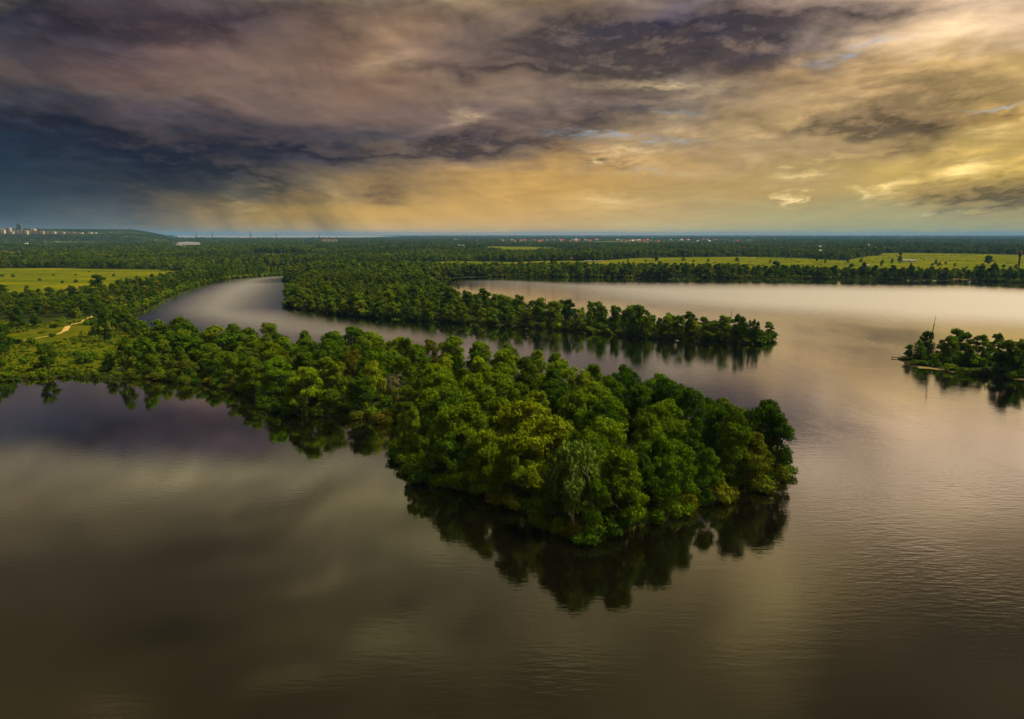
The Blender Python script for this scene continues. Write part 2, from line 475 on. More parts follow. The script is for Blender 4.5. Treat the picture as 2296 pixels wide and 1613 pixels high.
def sdf(poly, x, y):
    """Signed distance to a polygon, positive inside."""
    d2 = np.full(x.shape, 1e18)
    inside = np.zeros(x.shape, dtype=bool)
    n = len(poly)
    for i in range(n):
        ax, ay = poly[i]
        bx, by = poly[(i + 1) % n]
        ex, ey = bx - ax, by - ay
        t = np.clip(((x - ax) * ex + (y - ay) * ey) / (ex * ex + ey * ey + 1e-12), 0, 1)
        d2 = np.minimum(d2, (x - ax - t * ex) ** 2 + (y - ay - t * ey) ** 2)
        c = (ay > y) != (by > y)
        with np.errstate(divide='ignore', invalid='ignore'):
            xi = ax + (y - ay) * ex / (ey if ey != 0 else 1e-12)
        inside ^= c & (x < xi)
    return np.where(inside, 1, -1) * np.sqrt(d2)

def wobble(x, y, s, seed=0):
    """Cheap smooth noise from a few turned sine waves, about -1..1."""
    r = np.random.default_rng(100 + seed)
    o = 0
    for k in range(6):
        a, f, p = r.uniform(0, 6.28), s * r.uniform(0.6, 1.8), r.uniform(0, 6.28)
        o = o + np.sin((x * math.cos(a) + y * math.sin(a)) * f + p + 1.3 * np.sin((x * math.sin(a) - y * math.cos(a)) * f * 0.7 + k))
    return o / 3.2

def land_sdf(x, y):
    """Positive on land, negative in water (metres from the waterline)."""
    d = -sdf(LAKE, x, y)
    di = sdf(ISLE, x, y)
    d = np.maximum(d, di)
    d = np.minimum(d, -sdf(RIVER, x, y))
    d = np.minimum(d, -sdf(RESERVOIR, x, y))
    return d + 0.9 * wobble(x, y, 0.35, 1) + 0.8 * wobble(x, y, 0.12, 2)

# grassland (the rest of the land is wood)
def world_poly(pts):
    return np.array([ground(*p) for p in pts])
MEADOWS = [world_poly(p) for p in (
    [(-700, 603), (0, 603), (120, 603), (260, 606), (330, 606), (420, 610), (470, 604), (480, 611), (380, 626), (330, 636), (270, 650), (210, 660), (120, 672), (0, 678), (-700, 690)],
    [(-500, 735), (0, 722), (60, 728), (150, 722), (205, 712), (262, 722), (300, 752), (340, 775), (372, 800), (350, 822), (280, 830), (140, 842), (60, 846), (0, 850), (-500, 860)],
    [(538, 571), (620, 570), (760, 571), (766, 577), (650, 580), (545, 579)],
    [(1160, 589), (1240, 586), (1336, 587), (1431, 580), (1550, 578), (1668, 577), (1780, 580), (1895, 586), (1940, 577), (1985, 573), (2296, 573), (2900, 574), (2900, 640), (2296, 628), (2150, 623), (1900, 617), (1500, 613), (1330, 611), (1240, 602), (1163, 595)],
    [(1955, 555), (2100, 556), (2296, 557), (2900, 558), (2900, 563), (2296, 562), (2100, 561), (1960, 561)],
    [(1120, 575), (1180, 575), (1185, 578), (1125, 578)],
)]

def clearings(x, y):
    """Openings in the wide woods: long strips across the view."""
    c = wobble(x * 0.45, y, 0.0052, 21) + 0.5 * wobble(x, y, 0.013, 22)
    return np.where(np.hypot(x, y) > 1150, (c - 0.48) * 60, -1e9)

def meadow_sdf(x, y):
    d = clearings(x, y)
    for p in MEADOWS:
        d = np.maximum(d, sdf(p, x, y))
    return d

def hill_height(x, y):
    """Wooded upland with the town, far off beyond the meadow."""
    r = np.hypot(x, y)
    az = np.degrees(np.arctan2(x, y))
    a0, a1 = math.degrees(math.atan2(*ground(388, 560))), math.degrees(math.atan2(*ground(300, 560)))
    side = np.clip((a0 - az) / (a0 - a1), 0, 1)
    side = side ** 0.55
    up = np.clip((r - 5500) / 900, 0, 1)
    up = up * up * (3 - 2 * up)
    up2 = np.clip((r - 7000) / 700, 0, 1)
    return side * (52 * up + 50 * up2 * (0.90 + 0.09 * np.clip((a1 - az) / 8, 0, 1) + 0.02 * wobble(x, y, 0.004, 9)))

def land_z(x, y, d=None):
    if d is None:
        d = land_sdf(x, y)
    z = np.where(d > 0, np.minimum(d * 0.22, 0.55) + np.clip(d - 2.5, 0, 30) * 0.02, np.maximum(d * 0.3, -2.5))
    z = z + np.clip(d / 20, 0, 1) * 0.25 * wobble(x, y, 0.06, 4)
    return z + hill_height(x, y)

def zs(x, y):
    return float(land_z(np.array([x]), np.array([y]))[0])

# ------------------------------------------------------------------ ground: one sheet from the near shore to the horizon
NA, NR = 640, 620
az = np.radians(np.linspace(-52, 52, NA))
rr = np.exp(np.linspace(math.log(95), math.log(48000), NR))
A_, R_ = np.meshgrid(az, rr)
gx, gy = (np.sin(A_) * R_).ravel(), (np.cos(A_) * R_).ravel()
gd = land_sdf(gx, gy)
gz = land_z(gx, gy, gd)
gm = meadow_sdf(gx, gy)
idx = np.arange(NA * NR).reshape(NR, NA)
quads = np.stack([idx[:-1, :-1], idx[:-1, 1:], idx[1:, 1:], idx[1:, :-1]], -1).reshape(-1, 4)
# leave out what lies deep under water
keep = (gd[quads] > -14 - 0.02 * np.hypot(gx, gy)[quads]).any(1)
quads = quads[keep]
used, inv = np.unique(quads, return_inverse=True)
quads = inv.reshape(-1, 4)
gx, gy, gz, gd, gm = gx[used], gy[used], gz[used], gd[used], gm[used]

m_ground, n, out = material('ground')
b = n.new('ShaderNodeBsdfPrincipled')
pos = n.new('ShaderNodeNewGeometry').outputs['Position']
def attr(n, name):
    a = n.new('ShaderNodeAttribute')
    a.attribute_name = name
    return a.outputs['Fac']
md, sd = attr(n, 'meadow'), attr(n, 'shore')
n1 = n.noise(pos, 0.012, 6, 0.6)
n2 = n.noise(pos, 0.11, 6, 0.65)
n3 = n.noise(n.vm('MULTIPLY', pos, (0.35, 1.0, 1.0)), 0.02, 5, 0.6)
grass = n.mix(n.rng(n1, 0.35, 0.65, smooth=True), (0.095, 0.112, 0.002, 1), (0.178, 0.162, 0.002, 1))
grass = n.mix(n.rng(n3, 0.42, 0.62, smooth=True), grass, (0.075, 0.100, 0.002, 1))
grass = n.mix(n.rng(n2, 0.52, 0.72, smooth=True), grass, (0.038, 0.058, 0.002, 1))
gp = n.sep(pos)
near_m = n.rng(gp[1], 620.0, 480.0, smooth=True)            # sun patch painted in: river meadow coloured darker than the grass beyond
shaded_grass = n.mix(n.rng(n2, 0.40, 0.66, smooth=True), (0.086, 0.096, 0.002, 1), (0.042, 0.064, 0.002, 1))
shaded_grass = n.mix(n.rng(n1, 0.45, 0.7, smooth=True), shaded_grass, (0.118, 0.104, 0.003, 1))
grass = n.mix(near_m, grass, shaded_grass)
floor = n.mix(n.rng(n2, 0.35, 0.65), (0.018, 0.026, 0.006, 1), (0.035, 0.046, 0.010, 1))
edge = n.m('ADD', md, n.m('MULTIPLY', n.m('SUBTRACT', n2, 0.5), 0.8))
col = n.mix(n.rng(edge, -0.15, 0.15, smooth=True), floor, grass)
col = n.mix(n.rng(n.m('ADD', sd, n.m('MULTIPLY', n.m('SUBTRACT', n2, 0.5), 2.0)), 0.4, 1.8), (0.045, 0.030, 0.014, 1), col)
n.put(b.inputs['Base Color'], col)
b.inputs['Roughness'].default_value = 0.95
b.inputs['Specular IOR Level'].default_value = 0.0
bp = n.new('ShaderNodeBump')
bp.inputs['Strength'].default_value = 0.8
bp.inputs['Distance'].default_value = 0.6
n.put(bp.inputs['Height'], n.noise(pos, 0.5, 6, 0.7))
n.put(b.inputs['Normal'], bp.outputs[0])
n.put(out.inputs[0], b.outputs[0])
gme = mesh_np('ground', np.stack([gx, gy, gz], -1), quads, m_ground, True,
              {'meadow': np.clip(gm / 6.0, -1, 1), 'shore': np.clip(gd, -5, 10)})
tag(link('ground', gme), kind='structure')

# ------------------------------------------------------------------ water
m_water, n, out = material('water')
pos = n.new('ShaderNodeNewGeometry').outputs['Position']
px, py, pz = n.sep(pos)
# wind lanes: long ripples run across the open water, the bay in the lee of the trees lies calm
lee = n.noise(pos, 0.008, 4, 0.55, 0.5)
wind = n.m('MULTIPLY', n.rng(n.m('ADD', n.m('MULTIPLY_ADD', py, 0.0, px), n.m('MULTIPLY', n.m('SUBTRACT', lee, 0.5), 160.0)), -40.0, 50.0, smooth=True), 1.0)
far_water = n.m('MULTIPLY', n.rng(n.m('MULTIPLY_ADD', px, 0.6, py), 260.0, 420.0, smooth=True), attr(n, 'open'))
wind = n.m('MAXIMUM', n.m('MULTIPLY', wind, n.rng(attr(n, 'open'), 0.0, 0.6, 0.35, 1.0)), n.m('MULTIPLY', far_water, 1.0))
streak = n.noise(n.vm('MULTIPLY', pos, (1.0, 0.35, 1.0)), 0.03, 4, 0.6)
rot1 = n.new('ShaderNodeMapping')
n.put(rot1.inputs['Vector'], pos)
rot1.inputs['Rotation'].default_value = (0, 0, R(24))
rot1.inputs['Scale'].default_value = (0.30, 1.0, 1.0)
rot2 = n.new('ShaderNodeMapping')
n.put(rot2.inputs['Vector'], pos)
rot2.inputs['Rotation'].default_value = (0, 0, R(38))
rot2.inputs['Scale'].default_value = (0.22, 1.0, 1.0)
gust = n.rng(n.noise(n.vm('MULTIPLY', pos, (1.0, 0.5, 1.0)), 0.028, 4, 0.6, 0.4), 0.36, 0.64, 0.12, 1.35, smooth=True)
r1 = n.noise(rot1.outputs[0], 1.15, 3, 0.5, 0.15)
r2 = n.noise(rot2.outputs[0], 0.55, 2, 0.5, 0.1)
fine = n.noise(pos, 1.7, 3, 0.6)
swell = n.noise(pos, 0.06, 2, 0.5)
hgt = n.m('ADD', n.m('MULTIPLY', r1, n.m('MULTIPLY', gust, n.m('MULTIPLY_ADD', wind, 0.066, 0.009))), n.m('MULTIPLY', r2, n.m('MULTIPLY_ADD', n.m('MULTIPLY', wind, streak), 0.085, 0.003)))
hgt = n.m('ADD', hgt, n.m('MULTIPLY', fine, n.m('MULTIPLY_ADD', wind, 0.016, 0.004)))
bp = n.new('ShaderNodeBump')
bp.inputs['Strength'].default_value = 1.0
bp.inputs['Distance'].default_value = 1.0
n.put(bp.inputs['Height'], hgt)
fr = n.new('ShaderNodeFresnel')
fr.inputs[0].default_value = 1.333
n.put(fr.inputs[1], bp.outputs[0])
refl = n.m('MINIMUM', n.m('MULTIPLY', n.m('POWER', fr.outputs[0], 0.8), 2.05), 0.94)
deep = n.new('ShaderNodeBsdfDiffuse')
n.put(deep.inputs[0], (0.0035, 0.0026, 0.0010, 1))
gl = n.new('ShaderNodeBsdfGlossy')
n.put(gl.inputs['Roughness'], n.m('MULTIPLY_ADD', n.m('SQRT', far_water), 0.36, 0.015))
n.put(gl.inputs['Color'], (1, 1, 1, 1))
n.put(gl.inputs['Normal'], bp.outputs[0])
mx = n.new('ShaderNodeMixShader')
n.put(mx.inputs[0], refl)
n.put(mx.inputs[1], deep.outputs[0])
n.put(mx.inputs[2], gl.outputs[0])
n.put(out.inputs[0], mx.outputs[0])
def smooth01(t):
    t = np.clip(t, 0, 1)
    return t * t * (3 - 2 * t)
# the sheet is divided so that it can carry how sheltered each place is
wa = np.radians(np.concatenate([[-178, -140, -100, -75, -60], np.linspace(-52, 52, 361), [60, 75, 100, 140, 178]]))
wr = np.concatenate([[0.5, 20], np.exp(np.linspace(math.log(60), math.log(2500), 420)), [6000, 15000, 48500]])
A_, R_ = np.meshgrid(wa, wr)
lx, ly = (np.sin(A_) * R_).ravel(), (np.cos(A_) * R_).ravel()
ld = -land_sdf(lx, ly)
ld = np.where(np.hypot(lx, ly) > 2600, 200, ld)
wide = smooth01((lx + 190) / 260)                       # the open lake calms down farther from its shores than the river
nw = len(wa)
li = np.arange(len(lx)).reshape(len(wr), nw)
lq = np.stack([li[:-1, :-1], li[:-1, 1:], li[1:, 1:], li[1:, :-1]], -1).reshape(-1, 4)
lq = np.concatenate([lq, np.stack([li[:-1, -1], li[:-1, 0], li[1:, 0], li[1:, -1]], -1)])
lake = link('lake', mesh_np('lake', np.stack([lx, ly, 0 * lx], -1), lq, m_water, True, {'open': smooth01((1 - wide) * (ld + 4) / 75 + wide * (ld - 70) / 170)}))
tag(lake, kind='structure')

# ------------------------------------------------------------------ trees: shapes
def leaf_material(name, by_object):
    m, n, out = material(name)
    oi = n.new('ShaderNodeObjectInfo')
    pos = n.new('ShaderNodeNewGeometry').outputs['Position']
    if by_object:
        col = oi.outputs['Color']
    else:
        col = n.ramp(oi.outputs['Random'], FAR_GREENS)
    f = n.noise(pos, 0.35, 3, 0.6)
    g = n.noise(pos, 1.6, 2, 0.5)
    t = attr(n, 'tint')
    if not by_object:                    # stands of lighter and darker wood
        col = n.vm('SCALE', col, n.rng(n.noise(pos, 0.006, 3, 0.6), 0.35, 0.65, 0.65, 1.35))
    k = n.m('MULTIPLY', n.m('MULTIPLY', n.rng(f, 0.3, 0.7, 0.78, 1.25), n.rng(g, 0.3, 0.7, 0.85, 1.15)), n.m('MULTIPLY_ADD', t, 0.5, 0.75))
    col = n.vm('SCALE', col, k)
    yel = n.vm('MULTIPLY', col, (1.22, 1.10, 0.8))
    col = n.mix(n.rng(t, 0.55, 1.0), col, yel)
    d = n.new('ShaderNodeBsdfDiffuse')
    n.put(d.inputs[0], col)
    tr = n.new('ShaderNodeBsdfTranslucent')
    n.put(tr.inputs[0], n.vm('MULTIPLY', col, (1.1, 1.2, 0.5)))
    mx = n.new('ShaderNodeMixShader')
    mx.inputs[0].default_value = 0.22
    n.put(mx.inputs[1], d.outputs[0])
    n.put(mx.inputs[2], tr.outputs[0])
    n.put(out.inputs[0], mx.outputs[0])
    return m

GREENS = {
    'deep': (0.044, 0.091, 0.003),
    'mid': (0.077, 0.139, 0.003),
    'fresh': (0.114, 0.180, 0.004),
    'lime': (0.160, 0.222, 0.005),
    'olive': (0.114, 0.132, 0.006),
    'pale': (0.220, 0.199, 0.050),
    'silver': (0.107, 0.171, 0.022),
    'blue': (0.035, 0.082, 0.014),
}
FAR_GREENS = [(0.0, (0.0384, 0.0768, 0.0033)), (0.3, (0.0589, 0.1056, 0.0033)), (0.6, (0.0845, 0.1368, 0.0033)), (0.85, (0.1152, 0.1656, 0.0044)), (1.0, (0.1331, 0.1488, 0.0066))]
M_LEAF = leaf_material('leaves', True)
M_LEAF_FAR = leaf_material('leaves_of_the_woods', False)
M_BARK = simple_mat('bark', (0.07, 0.052, 0.034), 0.9, 0.4, 2.0, 0.1)
M_DEAD = simple_mat('bare_wood', (0.33, 0.30, 0.20), 0.85, 0.3, 3.0, 0.1)

def unit(r, n):
    p = r.normal(size=(n, 3))
    return p / np.linalg.norm(p, axis=1, keepdims=True)

def cards(r, centers, radii, per, size, up=0.35, droop=0.0, flat=0.85, tints=None, long=1.0):
    """Small leaf sprays spread through the outer part of many clumps."""
    k = len(centers)
    ci = np.repeat(np.arange(k), per)
    n = len(ci)
    d = unit(r, n)
    d[:, 2] = d[:, 2] * (1 - up) + up * np.abs(d[:, 2]) + 0.1 * up
    d /= np.linalg.norm(d, axis=1, keepdims=True)
    rad = radii[ci] * (0.45 + 0.62 * np.sqrt(r.random(n)) + 0.35 * (r.random(n) ** 6))
    p = centers[ci] + d * rad[:, None] * np.array([1, 1, flat])
    nrm = d + 0.65 * unit(r, n)
    nrm /= np.linalg.norm(nrm, axis=1, keepdims=True)
    a = np.cross(nrm, unit(r, n))
    a[:, 2] -= droop
    a /= np.linalg.norm(a, axis=1, keepdims=True) + 1e-9
    b = np.cross(nrm, a)
    b /= np.linalg.norm(b, axis=1, keepdims=True) + 1e-9
    s = size * (0.6 + 0.8 * r.random(n))[:, None]
    la, lb = s * long, s * (0.55 + 0.25 * r.random(n))[:, None]
    bend = nrm * s * 0.18
    v = np.stack([p - a * la * 0.5, p + b * lb * 0.5 - bend, p + a * la * 0.6, p - b * lb * 0.5 - bend], 1).reshape(-1, 3)
    f = np.arange(4 * n).reshape(n, 4)
    t = (r.random(k) if tints is None else tints)[ci]
    t = np.clip(t + 0.25 * (r.random(n) - 0.5), 0, 1)
    return v, f, np.repeat(t, 4)

def join(parts):
    V, F, T, o = [], [], [], 0
    for v, f, t in parts:
        V.append(v); F.append(f + o); T.append(t); o += len(v)
    return np.concatenate(V), np.concatenate(F), np.concatenate(T)

def crown_mesh(name, v, f, t, mat):
    return mesh_np(name, v, f, mat, False, {'tint': t})

def limbs(mb, r, root, tips, r0, n=5, lean=0.25):
    for tp in tips:
        root_v, tp = Vector(root), Vector(tp)
        a = root_v.lerp(tp, 0.4) + Vector((0, 0, -0.12 * (tp - root_v).length)) + Vector(r.normal(size=3)) * 0.25
        b = root_v.lerp(tp, 0.75) + Vector(r.normal(size=3)) * 0.3
        mb.tube([root_v, a, b, tp], [r0, r0 * 0.7, r0 * 0.45, r0 * 0.15], n)

def broadleaf(seed, H=18.0, W=12.0, n_domes=7, cpd=9, per=110, size=0.5, low=0.30, spread=1.0, mat=None, gap=0.0, sides=6):
    """Big spreading tree: several domes of leaf clumps on stout limbs, uneven outline with gaps."""
    r = np.random.default_rng(seed)
    domes, rads = [], []
    ph = r.uniform(0, 6.28)
    for i in range(n_domes):
        t = i / max(n_domes - 1, 1)
        ang = ph + i * 2.4 + r.normal() * 0.3
        rho = W * 0.5 * spread * (0.34 + 0.32 * r.random()) * (1 - 0.45 * t * t)
        z = H * (low + 0.12 + (0.84 - low - 0.14) * t + 0.03 * r.normal())
        domes.append((rho * math.cos(ang), rho * math.sin(ang), z))
        rads.append(W * (0.20 + 0.07 * r.random()) * (1.0 - 0.15 * t))
    domes.append((r.normal() * W * 0.05, r.normal() * W * 0.05, H * 0.86)); rads.append(W * 0.17)
    domes, rads = np.array(domes), np.array(rads)
    domes[:, 2] = np.minimum(domes[:, 2], H - rads * 0.95)
    parts = []
    for c, rd in zip(domes, rads):
        d = unit(r, cpd)
        d[:, 2] = np.where(d[:, 2] < -0.35, -d[:, 2] * 0.6, d[:, 2])
        d /= np.linalg.norm(d, axis=1, keepdims=True)
        cc = c + d * rd * (0.62 + 0.3 * r.random(cpd))[:, None] * np.array([1, 1, 0.85])
        rc = rd * (0.26 + 0.24 * r.random(cpd))
        keep = r.random(cpd) > gap
        if keep.sum() < 2: keep[:] = True
        cc, rc = cc[keep], rc[keep]
        base = r.random()
        parts.append(cards(r, cc, rc, per, size, tints=np.clip(0.5 * base + 0.5 * r.random(len(cc)), 0, 1)))
        parts.append(cards(r, c[None] - np.array([[0, 0, rd * 0.1]]), np.array([rd * 0.75]), per * 2, size * 1.3, tints=np.array([base * 0.6])))
    v, f, t = join(parts)
    crown = crown_mesh('crown', v, f, t, mat or M_LEAF)
    mb = MB()
    fork = (r.normal() * 0.3, r.normal() * 0.3, H * (low + 0.02))
    mb.tube([(0, 0, -0.8), (r.normal() * 0.15, r.normal() * 0.15, H * low * 0.5), fork], [H * 0.024, H * 0.019, H * 0.015], sides)
    limbs(mb, r, fork, [tuple(c + np.array([0, 0, rd * 0.3])) for c, rd in zip(domes, rads)], H * 0.010, max(4, sides - 1))
    return mb.mesh('trunk', M_BARK), crown

def slim(seed, H=14.0, W=4.0, per=70, size=0.5, k=26, mat=None, low=0.08, power=0.8, sides=6):
    """Narrow upright tree: clumps stacked along a straight stem."""
    r = np.random.default_rng(seed)
    z = np.sort(r.uniform(low, 0.97, k))
    env = np.sin(np.clip((z - low + 0.05) / (1.02 - low), 0, 1) ** power * math.pi) ** 0.7
    rho = W * 0.5 * env
    ang = np.arange(k) * 2.4 + r.normal(size=k) * 0.4
    c = np.stack([np.cos(ang) * rho * 0.55, np.sin(ang) * rho * 0.55, z * H], 1)
    rc = 0.35 * W * (0.35 + 0.65 * env)
    v, f, t = cards(r, c, rc, per, size, up=0.2, flat=1.25, tints=r.random(k))
    mb = MB()
    mb.tube([(0, 0, -0.8), (0, 0, H * 0.5), (r.normal() * 0.1, 0, H * 0.95)], [H * 0.018, H * 0.012, H * 0.003], sides)
    return mb.mesh('trunk', M_BARK), crown_mesh('crown', v, f, t, mat or M_LEAF)

def conifer(seed, H=16.0, W=6.0, per=60, size=0.5, tiers=13, mat=None):
    r = np.random.default_rng(seed)
    C_, R_, = [], []
    for i in range(tiers):
        t = i / (tiers - 1)
        z = H * (0.12 + 0.85 * t)
        rad = W * 0.5 * (1 - t) ** 0.8 + 0.25
        m = max(3, int(7 * (1 - t)) + 2)
        for j in range(m):
            a = 6.28 * j / m + i + r.normal() * 0.25
            C_.append((rad * 0.7 * math.cos(a), rad * 0.7 * math.sin(a), z - rad * 0.15)); R_.append(0.32 * rad + 0.35)
    C_, R_ = np.array(C_), np.array(R_)
    v, f, t = cards(r, C_, R_, per, size, up=0.2, flat=0.6, tints=r.random(len(C_)) * 0.7)
    mb = MB()
    mb.tube([(0, 0, -0.8), (0, 0, H * 0.5), (0, 0, H * 0.98)], [H * 0.016, H * 0.010, 0.04], 6)
    return mb.mesh('trunk', M_BARK), crown_mesh('crown', v, f, t, mat or M_LEAF)

def willow(seed, H=17.0, W=14.0, per=130, size=0.55, mat=None, domes=9):
    """Drooping sprays hanging from arching limbs."""
    r = np.random.default_rng(seed)
    parts, tips = [], []
    for i in range(domes):
        a, t = i * 2.4 + r.normal() * 0.3, i / (domes - 1)
        rho = W * 0.5 * (0.62 * (1 - t) + 0.1)
        c = np.array([rho * math.cos(a), rho * math.sin(a), H * (0.55 + 0.33 * t)])
        tips.append(tuple(c))
        m = 12
        d = unit(r, m); d[:, 2] = np.abs(d[:, 2]) * 0.6
        cc = c + d * W * 0.15
        rc = np.full(m, W * 0.085) * r.uniform(0.7, 1.3, m)
        parts.append(cards(r, cc, rc, per // 2, size, droop=0.8, tints=r.random(m), long=1.5))
        fall = np.repeat(cc, 3, 0) + np.stack([np.zeros(m * 3), np.zeros(m * 3), -np.tile([1, 2, 3], m) * W * 0.085], 1) + r.normal(size=(m * 3, 3)) * 0.25
        parts.append(cards(r, fall, np.full(m * 3, W * 0.06), per // 4, size, droop=1.6, flat=1.7, tints=np.repeat(r.random(m), 3), long=1.9))
    v, f, t = join(parts)
    mb = MB()
    mb.tube([(0, 0, -0.8), (0.2, 0.1, H * 0.2), (0.1, -0.1, H * 0.34)], [0.5, 0.4, 0.32], 7)
    limbs(mb, r, (0.1, -0.1, H * 0.34), tips, 0.2)
    return mb.mesh('trunk', M_BARK), crown_mesh('crown', v, f, t, mat or M_LEAF)

def bush(seed, H=3.0, W=4.5, k=16, per=60, size=0.4, mat=None):
    r = np.random.default_rng(seed)
    d = unit(r, k); d[:, 2] = np.abs(d[:, 2])
    c = d * np.array([W * 0.36, W * 0.36, H * 0.62]) * (0.35 + 0.65 * r.random(k))[:, None]
    c[:, 2] += H * 0.12
    v, f, t = cards(r, c, np.minimum(W * 0.2, H * 0.3) * (0.7 + 0.6 * r.random(k)), per, size, tints=r.random(k))
    mb = MB()
    for i in range(4):
        a = r.uniform(0, 6.28)
        mb.tube([(0.1 * math.cos(a), 0.1 * math.sin(a), -0.4), (W * 0.14 * math.cos(a), W * 0.14 * math.sin(a), H * 0.4)], [0.06, 0.03], 4)
    return mb.mesh('stem', M_BARK), crown_mesh('foliage', v, f, t, mat or M_LEAF)

# near (within about 250 m), middle and far versions of each shape
NEAR = [broadleaf(10 + i, 18, 13.5, nd, 15, 78, 0.44, lo, sp, gap=g) for i, (nd, lo, sp, g) in enumerate(
    [(8, 0.14, 1.0, 0.05), (9, 0.10, 1.05, 0.1), (7, 0.20, 1.1, 0.15), (10, 0.08, 1.0, 0.0), (7, 0.30, 1.15, 0.2), (9, 0.12, 0.9, 0.05), (7, 0.12, 0.85, 0.1), (11, 0.16, 1.1, 0.12)])]
MIDD = [broadleaf(40 + i, 18, 13, nd, 11, 34, 0.8, lo, sp, gap=g, sides=5) for i, (nd, lo, sp, g) in enumerate(
    [(8, 0.06, 1.0, 0.05), (9, 0.04, 1.05, 0.1), (7, 0.10, 1.05, 0.1), (7, 0.05, 0.8, 0.0), (10, 0.05, 1.1, 0.05), (8, 0.16, 1.1, 0.2)])]
FARR = [broadleaf(70 + i, 18, 13, nd, 7, 12, 1.5, 0.12, sp, sides=4) for i, (nd, sp) in enumerate([(6, 1.0), (7, 1.05), (5, 0.85), (6, 0.75), (8, 1.1)])]
MIDD_W = [broadleaf(40 + i, 18, 12, nd, 9, 30, 0.9, 0.05, 1.0, M_LEAF_FAR, g, 4) for i, (nd, g) in enumerate([(7, 0.05), (8, 0.1), (6, 0.0), (9, 0.1)])]
FARR_W = [broadleaf(60 + i, 18, 12, nd, 6, 10, 1.8, 0.10, sp, M_LEAF_FAR, 0.0, 4) for i, (nd, sp) in enumerate([(6, 1.0), (7, 1.05), (5, 0.85), (6, 0.75), (8, 1.1)])]
MIDD_W += [slim(180, 17, 6.5, 26, 0.9, 28, M_LEAF_FAR, 0.05, 0.8, 4), broadleaf(181, 15, 15, 6, 9, 30, 0.9, 0.05, 1.1, M_LEAF_FAR, 0.0, 4)]
FARR_W += [slim(182, 19, 6.5, 10, 1.6, 22, M_LEAF_FAR, 0.05, 0.8, 4), slim(183, 16, 8.5, 10, 1.7, 20, M_LEAF_FAR, 0.05, 0.7, 4), broadleaf(184, 14, 17, 6, 6, 10, 1.8, 0.05, 1.1, M_LEAF_FAR, 0.0, 4)]
SLIM_M = [slim(90 + i, 14, w_, 34, 0.7, k) for i, (w_, k) in enumerate([(4.0, 26), (3.4, 24), (4.8, 28)])]
CONE_M = [conifer(95 + i, 16, w_, 40, 0.6) for i, w_ in enumerate([6.5, 5.5])]
WILL_N = [willow(100, 17, 14), willow(101, 16, 12)]
BUSH_N = [bush(110 + i, 3.0, 4.5, 18, 70, 0.34) for i in range(4)]
BUSH_M = [bush(120 + i, 3.0, 4.5, 12, 30, 0.6) for i in range(3)]

N_TRI = 0
TREES = []                           # what stands where, for the words of the labels
def plant(shape, kind, x, y, h, w=1.0, color='mid', rz=None, z=None, root_h=18.0, jitter=0.12, cat='tree', parts=('trunk', 'crown')):
    """One tree: an Empty at its foot with trunk and crown under it; w widens the crown."""
    trunk, crown = shape
    s = h / root_h
    o = link(kind, None, None, (x, y, zs(x, y) - 0.05 if z is None else z), (0, 0, rnd.uniform(0, 6.28) if rz is None else rz))
    o.empty_display_size = 0.5
    col = GREENS[color] if isinstance(color, str) else color
    k = rnd.uniform(1 - jitter, 1 + jitter)
    hue = rnd.uniform(-jitter, jitter)
    for nm, me in zip(parts, (trunk, crown)):
        c = link(nm, me, o, (0, 0, 0), (0, 0, 0), (s * w, s * w, s))
        if nm in ('crown', 'foliage'):
            c.color = (col[0] * k * (1 + hue), col[1] * k, col[2] * k, 1)
    o['category'] = cat
    TREES.append(dict(o=o, kind=kind, x=x, y=y, h=h, w=w, color=color))
    return o

# ------------------------------------------------------------------ scattering for what nobody could count
def source(name, shapes):
    col = bpy.data.collections.new(name)
    for i, (tr, cr) in enumerate(shapes):
        o = bpy.data.objects.new(f'{name}_{i}', cr)
        col.objects.link(o)
    return col

